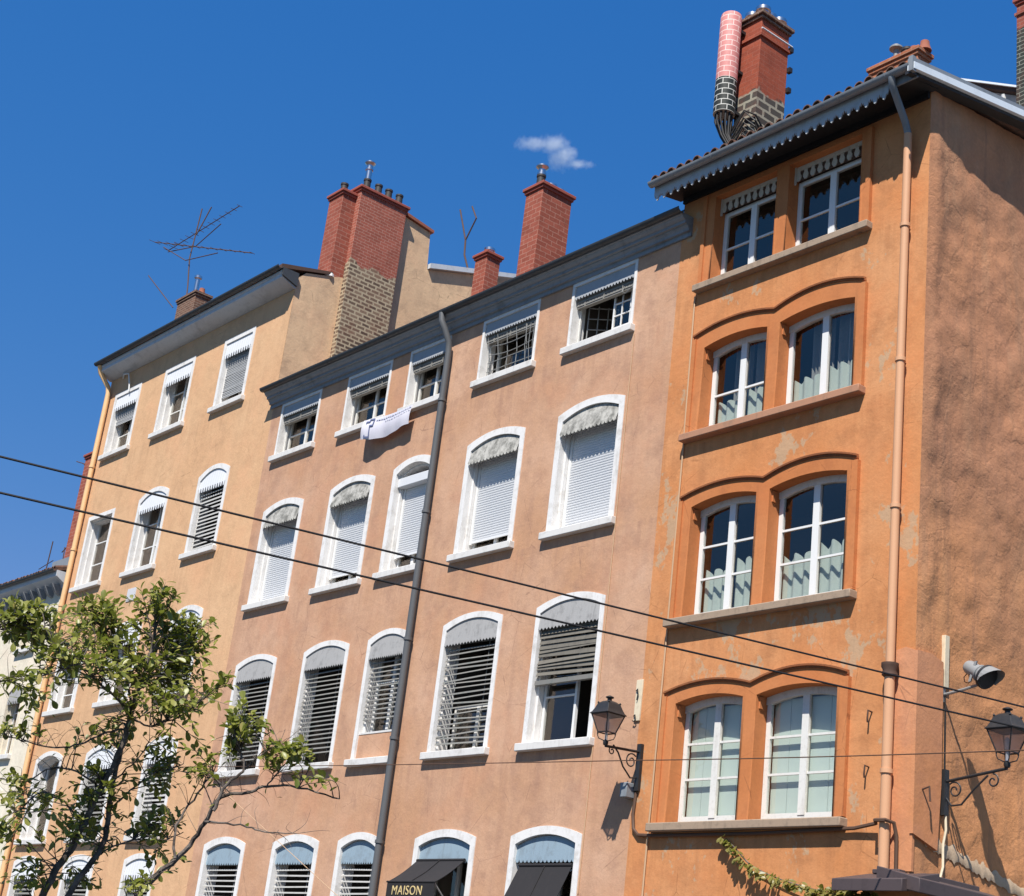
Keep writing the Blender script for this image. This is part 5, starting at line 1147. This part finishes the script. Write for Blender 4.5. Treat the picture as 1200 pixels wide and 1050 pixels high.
for k in range(320):      # bare twigs
    nd = rt.choice(nodes); tip = nd[0]+Vector((rt.uniform(-.22, .22), rt.uniform(-.22, .22), rt.uniform(-.12, .26)))
    twig(nd[0], tip, .0028, rt.choice((0, 0, 0, 2)), .06)
tr.build('trunk', M['bark'], TR); lf.build('crown', M['leaf'], TR, recalc=False)

# ================================================================== creeper on the orange wall
VN = thing('climbing_plant', 'creeper trailing down the orange wall towards the small dark canopy', 'plant', P(-15.5, 0, 4.0))
stem = [P(-17.05, .03, 4.83), P(-16.83, .04, 4.68), P(-16.5, .05, 4.44), P(-16.0, .07, 4.26), P(-15.4, .10, 4.12), P(-14.9, .14, 4.03), P(-14.5, .2, 4.0), P(-14.2, .3, 3.9)]
stem = smooth(stem, 8)
b = MB(); b.tube(stem, .012, 6); b.build('stem', M['bark'], VN)
keep = lf; lf = MB()
for i, p in enumerate(stem):
    q = i/len(stem); m_ = 3+int(7*q)
    for k in range(m_):
        leaf(p+Vector((rt.uniform(-.05, .05), -rt.uniform(0, .08+.1*q), rt.uniform(-.05, .03)*(1+q))), Vector((rt.uniform(-.6, .6), -.5, rt.uniform(-1.0, .3))), Vector((0, -1, .7)), rt.uniform(.08, .13))
for k in range(420):
    q = rt.random(); p = Vector(P(-15.1+1.1*q, .15+.25*rt.random(), 3.75+.32*rt.random()-.05*abs(q-.5)))
    leaf(p, Vector((rt.uniform(-.8, .8), -.6, rt.uniform(-.8, .6))), Vector((0, -1, .8)), rt.uniform(.10, .16))
lf.build('foliage', M['vine_leaf'], VN, recalc=False)

# ================================================================== cloud
cl = MB(); cc = Vector((-271.9*4, 209.9*4, 1.6+205.05*4))
t = NT('cloud_vapour'); t.t.nodes.remove(t.b)
o_ = t.n('ShaderNodeTexCoord').outputs['Object']
def dotv(v): return t.n('ShaderNodeVectorMath', {0: o_, 1: tuple(v)}, operation='DOT_PRODUCT').outputs['Value']
cr, cu_, cd_ = dotv(r2), dotv(u2), dotv(fw); best = None
for (bx_, by_, rx_, ry_) in ((-20, 9, 26, 9), (0, 8, 20, 12), (10, -5, 17, 15), (25, -13, 19, 7)):
    qx = t.math('DIVIDE', t.math('SUBTRACT', cr, bx_*.9), rx_*.9); qy = t.math('DIVIDE', t.math('SUBTRACT', cu_, by_*.9), ry_*.9); qz = t.math('DIVIDE', cd_, 14)
    rr = t.math('SQRT', t.math('ADD', t.math('ADD', t.math('MULTIPLY', qx, qx), t.math('MULTIPLY', qy, qy)), t.math('MULTIPLY', qz, qz)))
    f_ = t.math('SUBTRACT', 1.0, rr)
    best = f_ if best is None else t.math('MAXIMUM', best, f_)
n1 = t.noise(o_, .06, 7, .7)
den = t.math('MULTIPLY', t.math('ADD', t.math('MULTIPLY', best, .75), t.math('MULTIPLY', t.math('SUBTRACT', n1, .52), 2.1), True), .075)
pv_ = t.n('ShaderNodeVolumeScatter', {'Color': (0.97, 0.98, 1, 1), 'Density': den, 'Anisotropy': 0.0})
t.link(pv_.outputs[0], t.out.inputs['Volume'])
NU, NV = 16, 10; ids = {}
for j in range(NV+1):
    for i in range(NU):
        ph = PI*j/NV; th = 2*PI*i/NU; ids[i, j] = cl.vert(cc+Vector((48*math.sin(ph)*math.cos(th), 48*math.sin(ph)*math.sin(th), 30*math.cos(ph))))
for j in range(NV):
    for i in range(NU): cl.face([ids[i, j], ids[(i+1) % NU, j], ids[(i+1) % NU, j+1], ids[i, j+1]])
co = cl.build('cloud', t.m, org=cc); tag(co, 'small wispy white cloud in the blue sky above the middle red chimney', 'cloud')
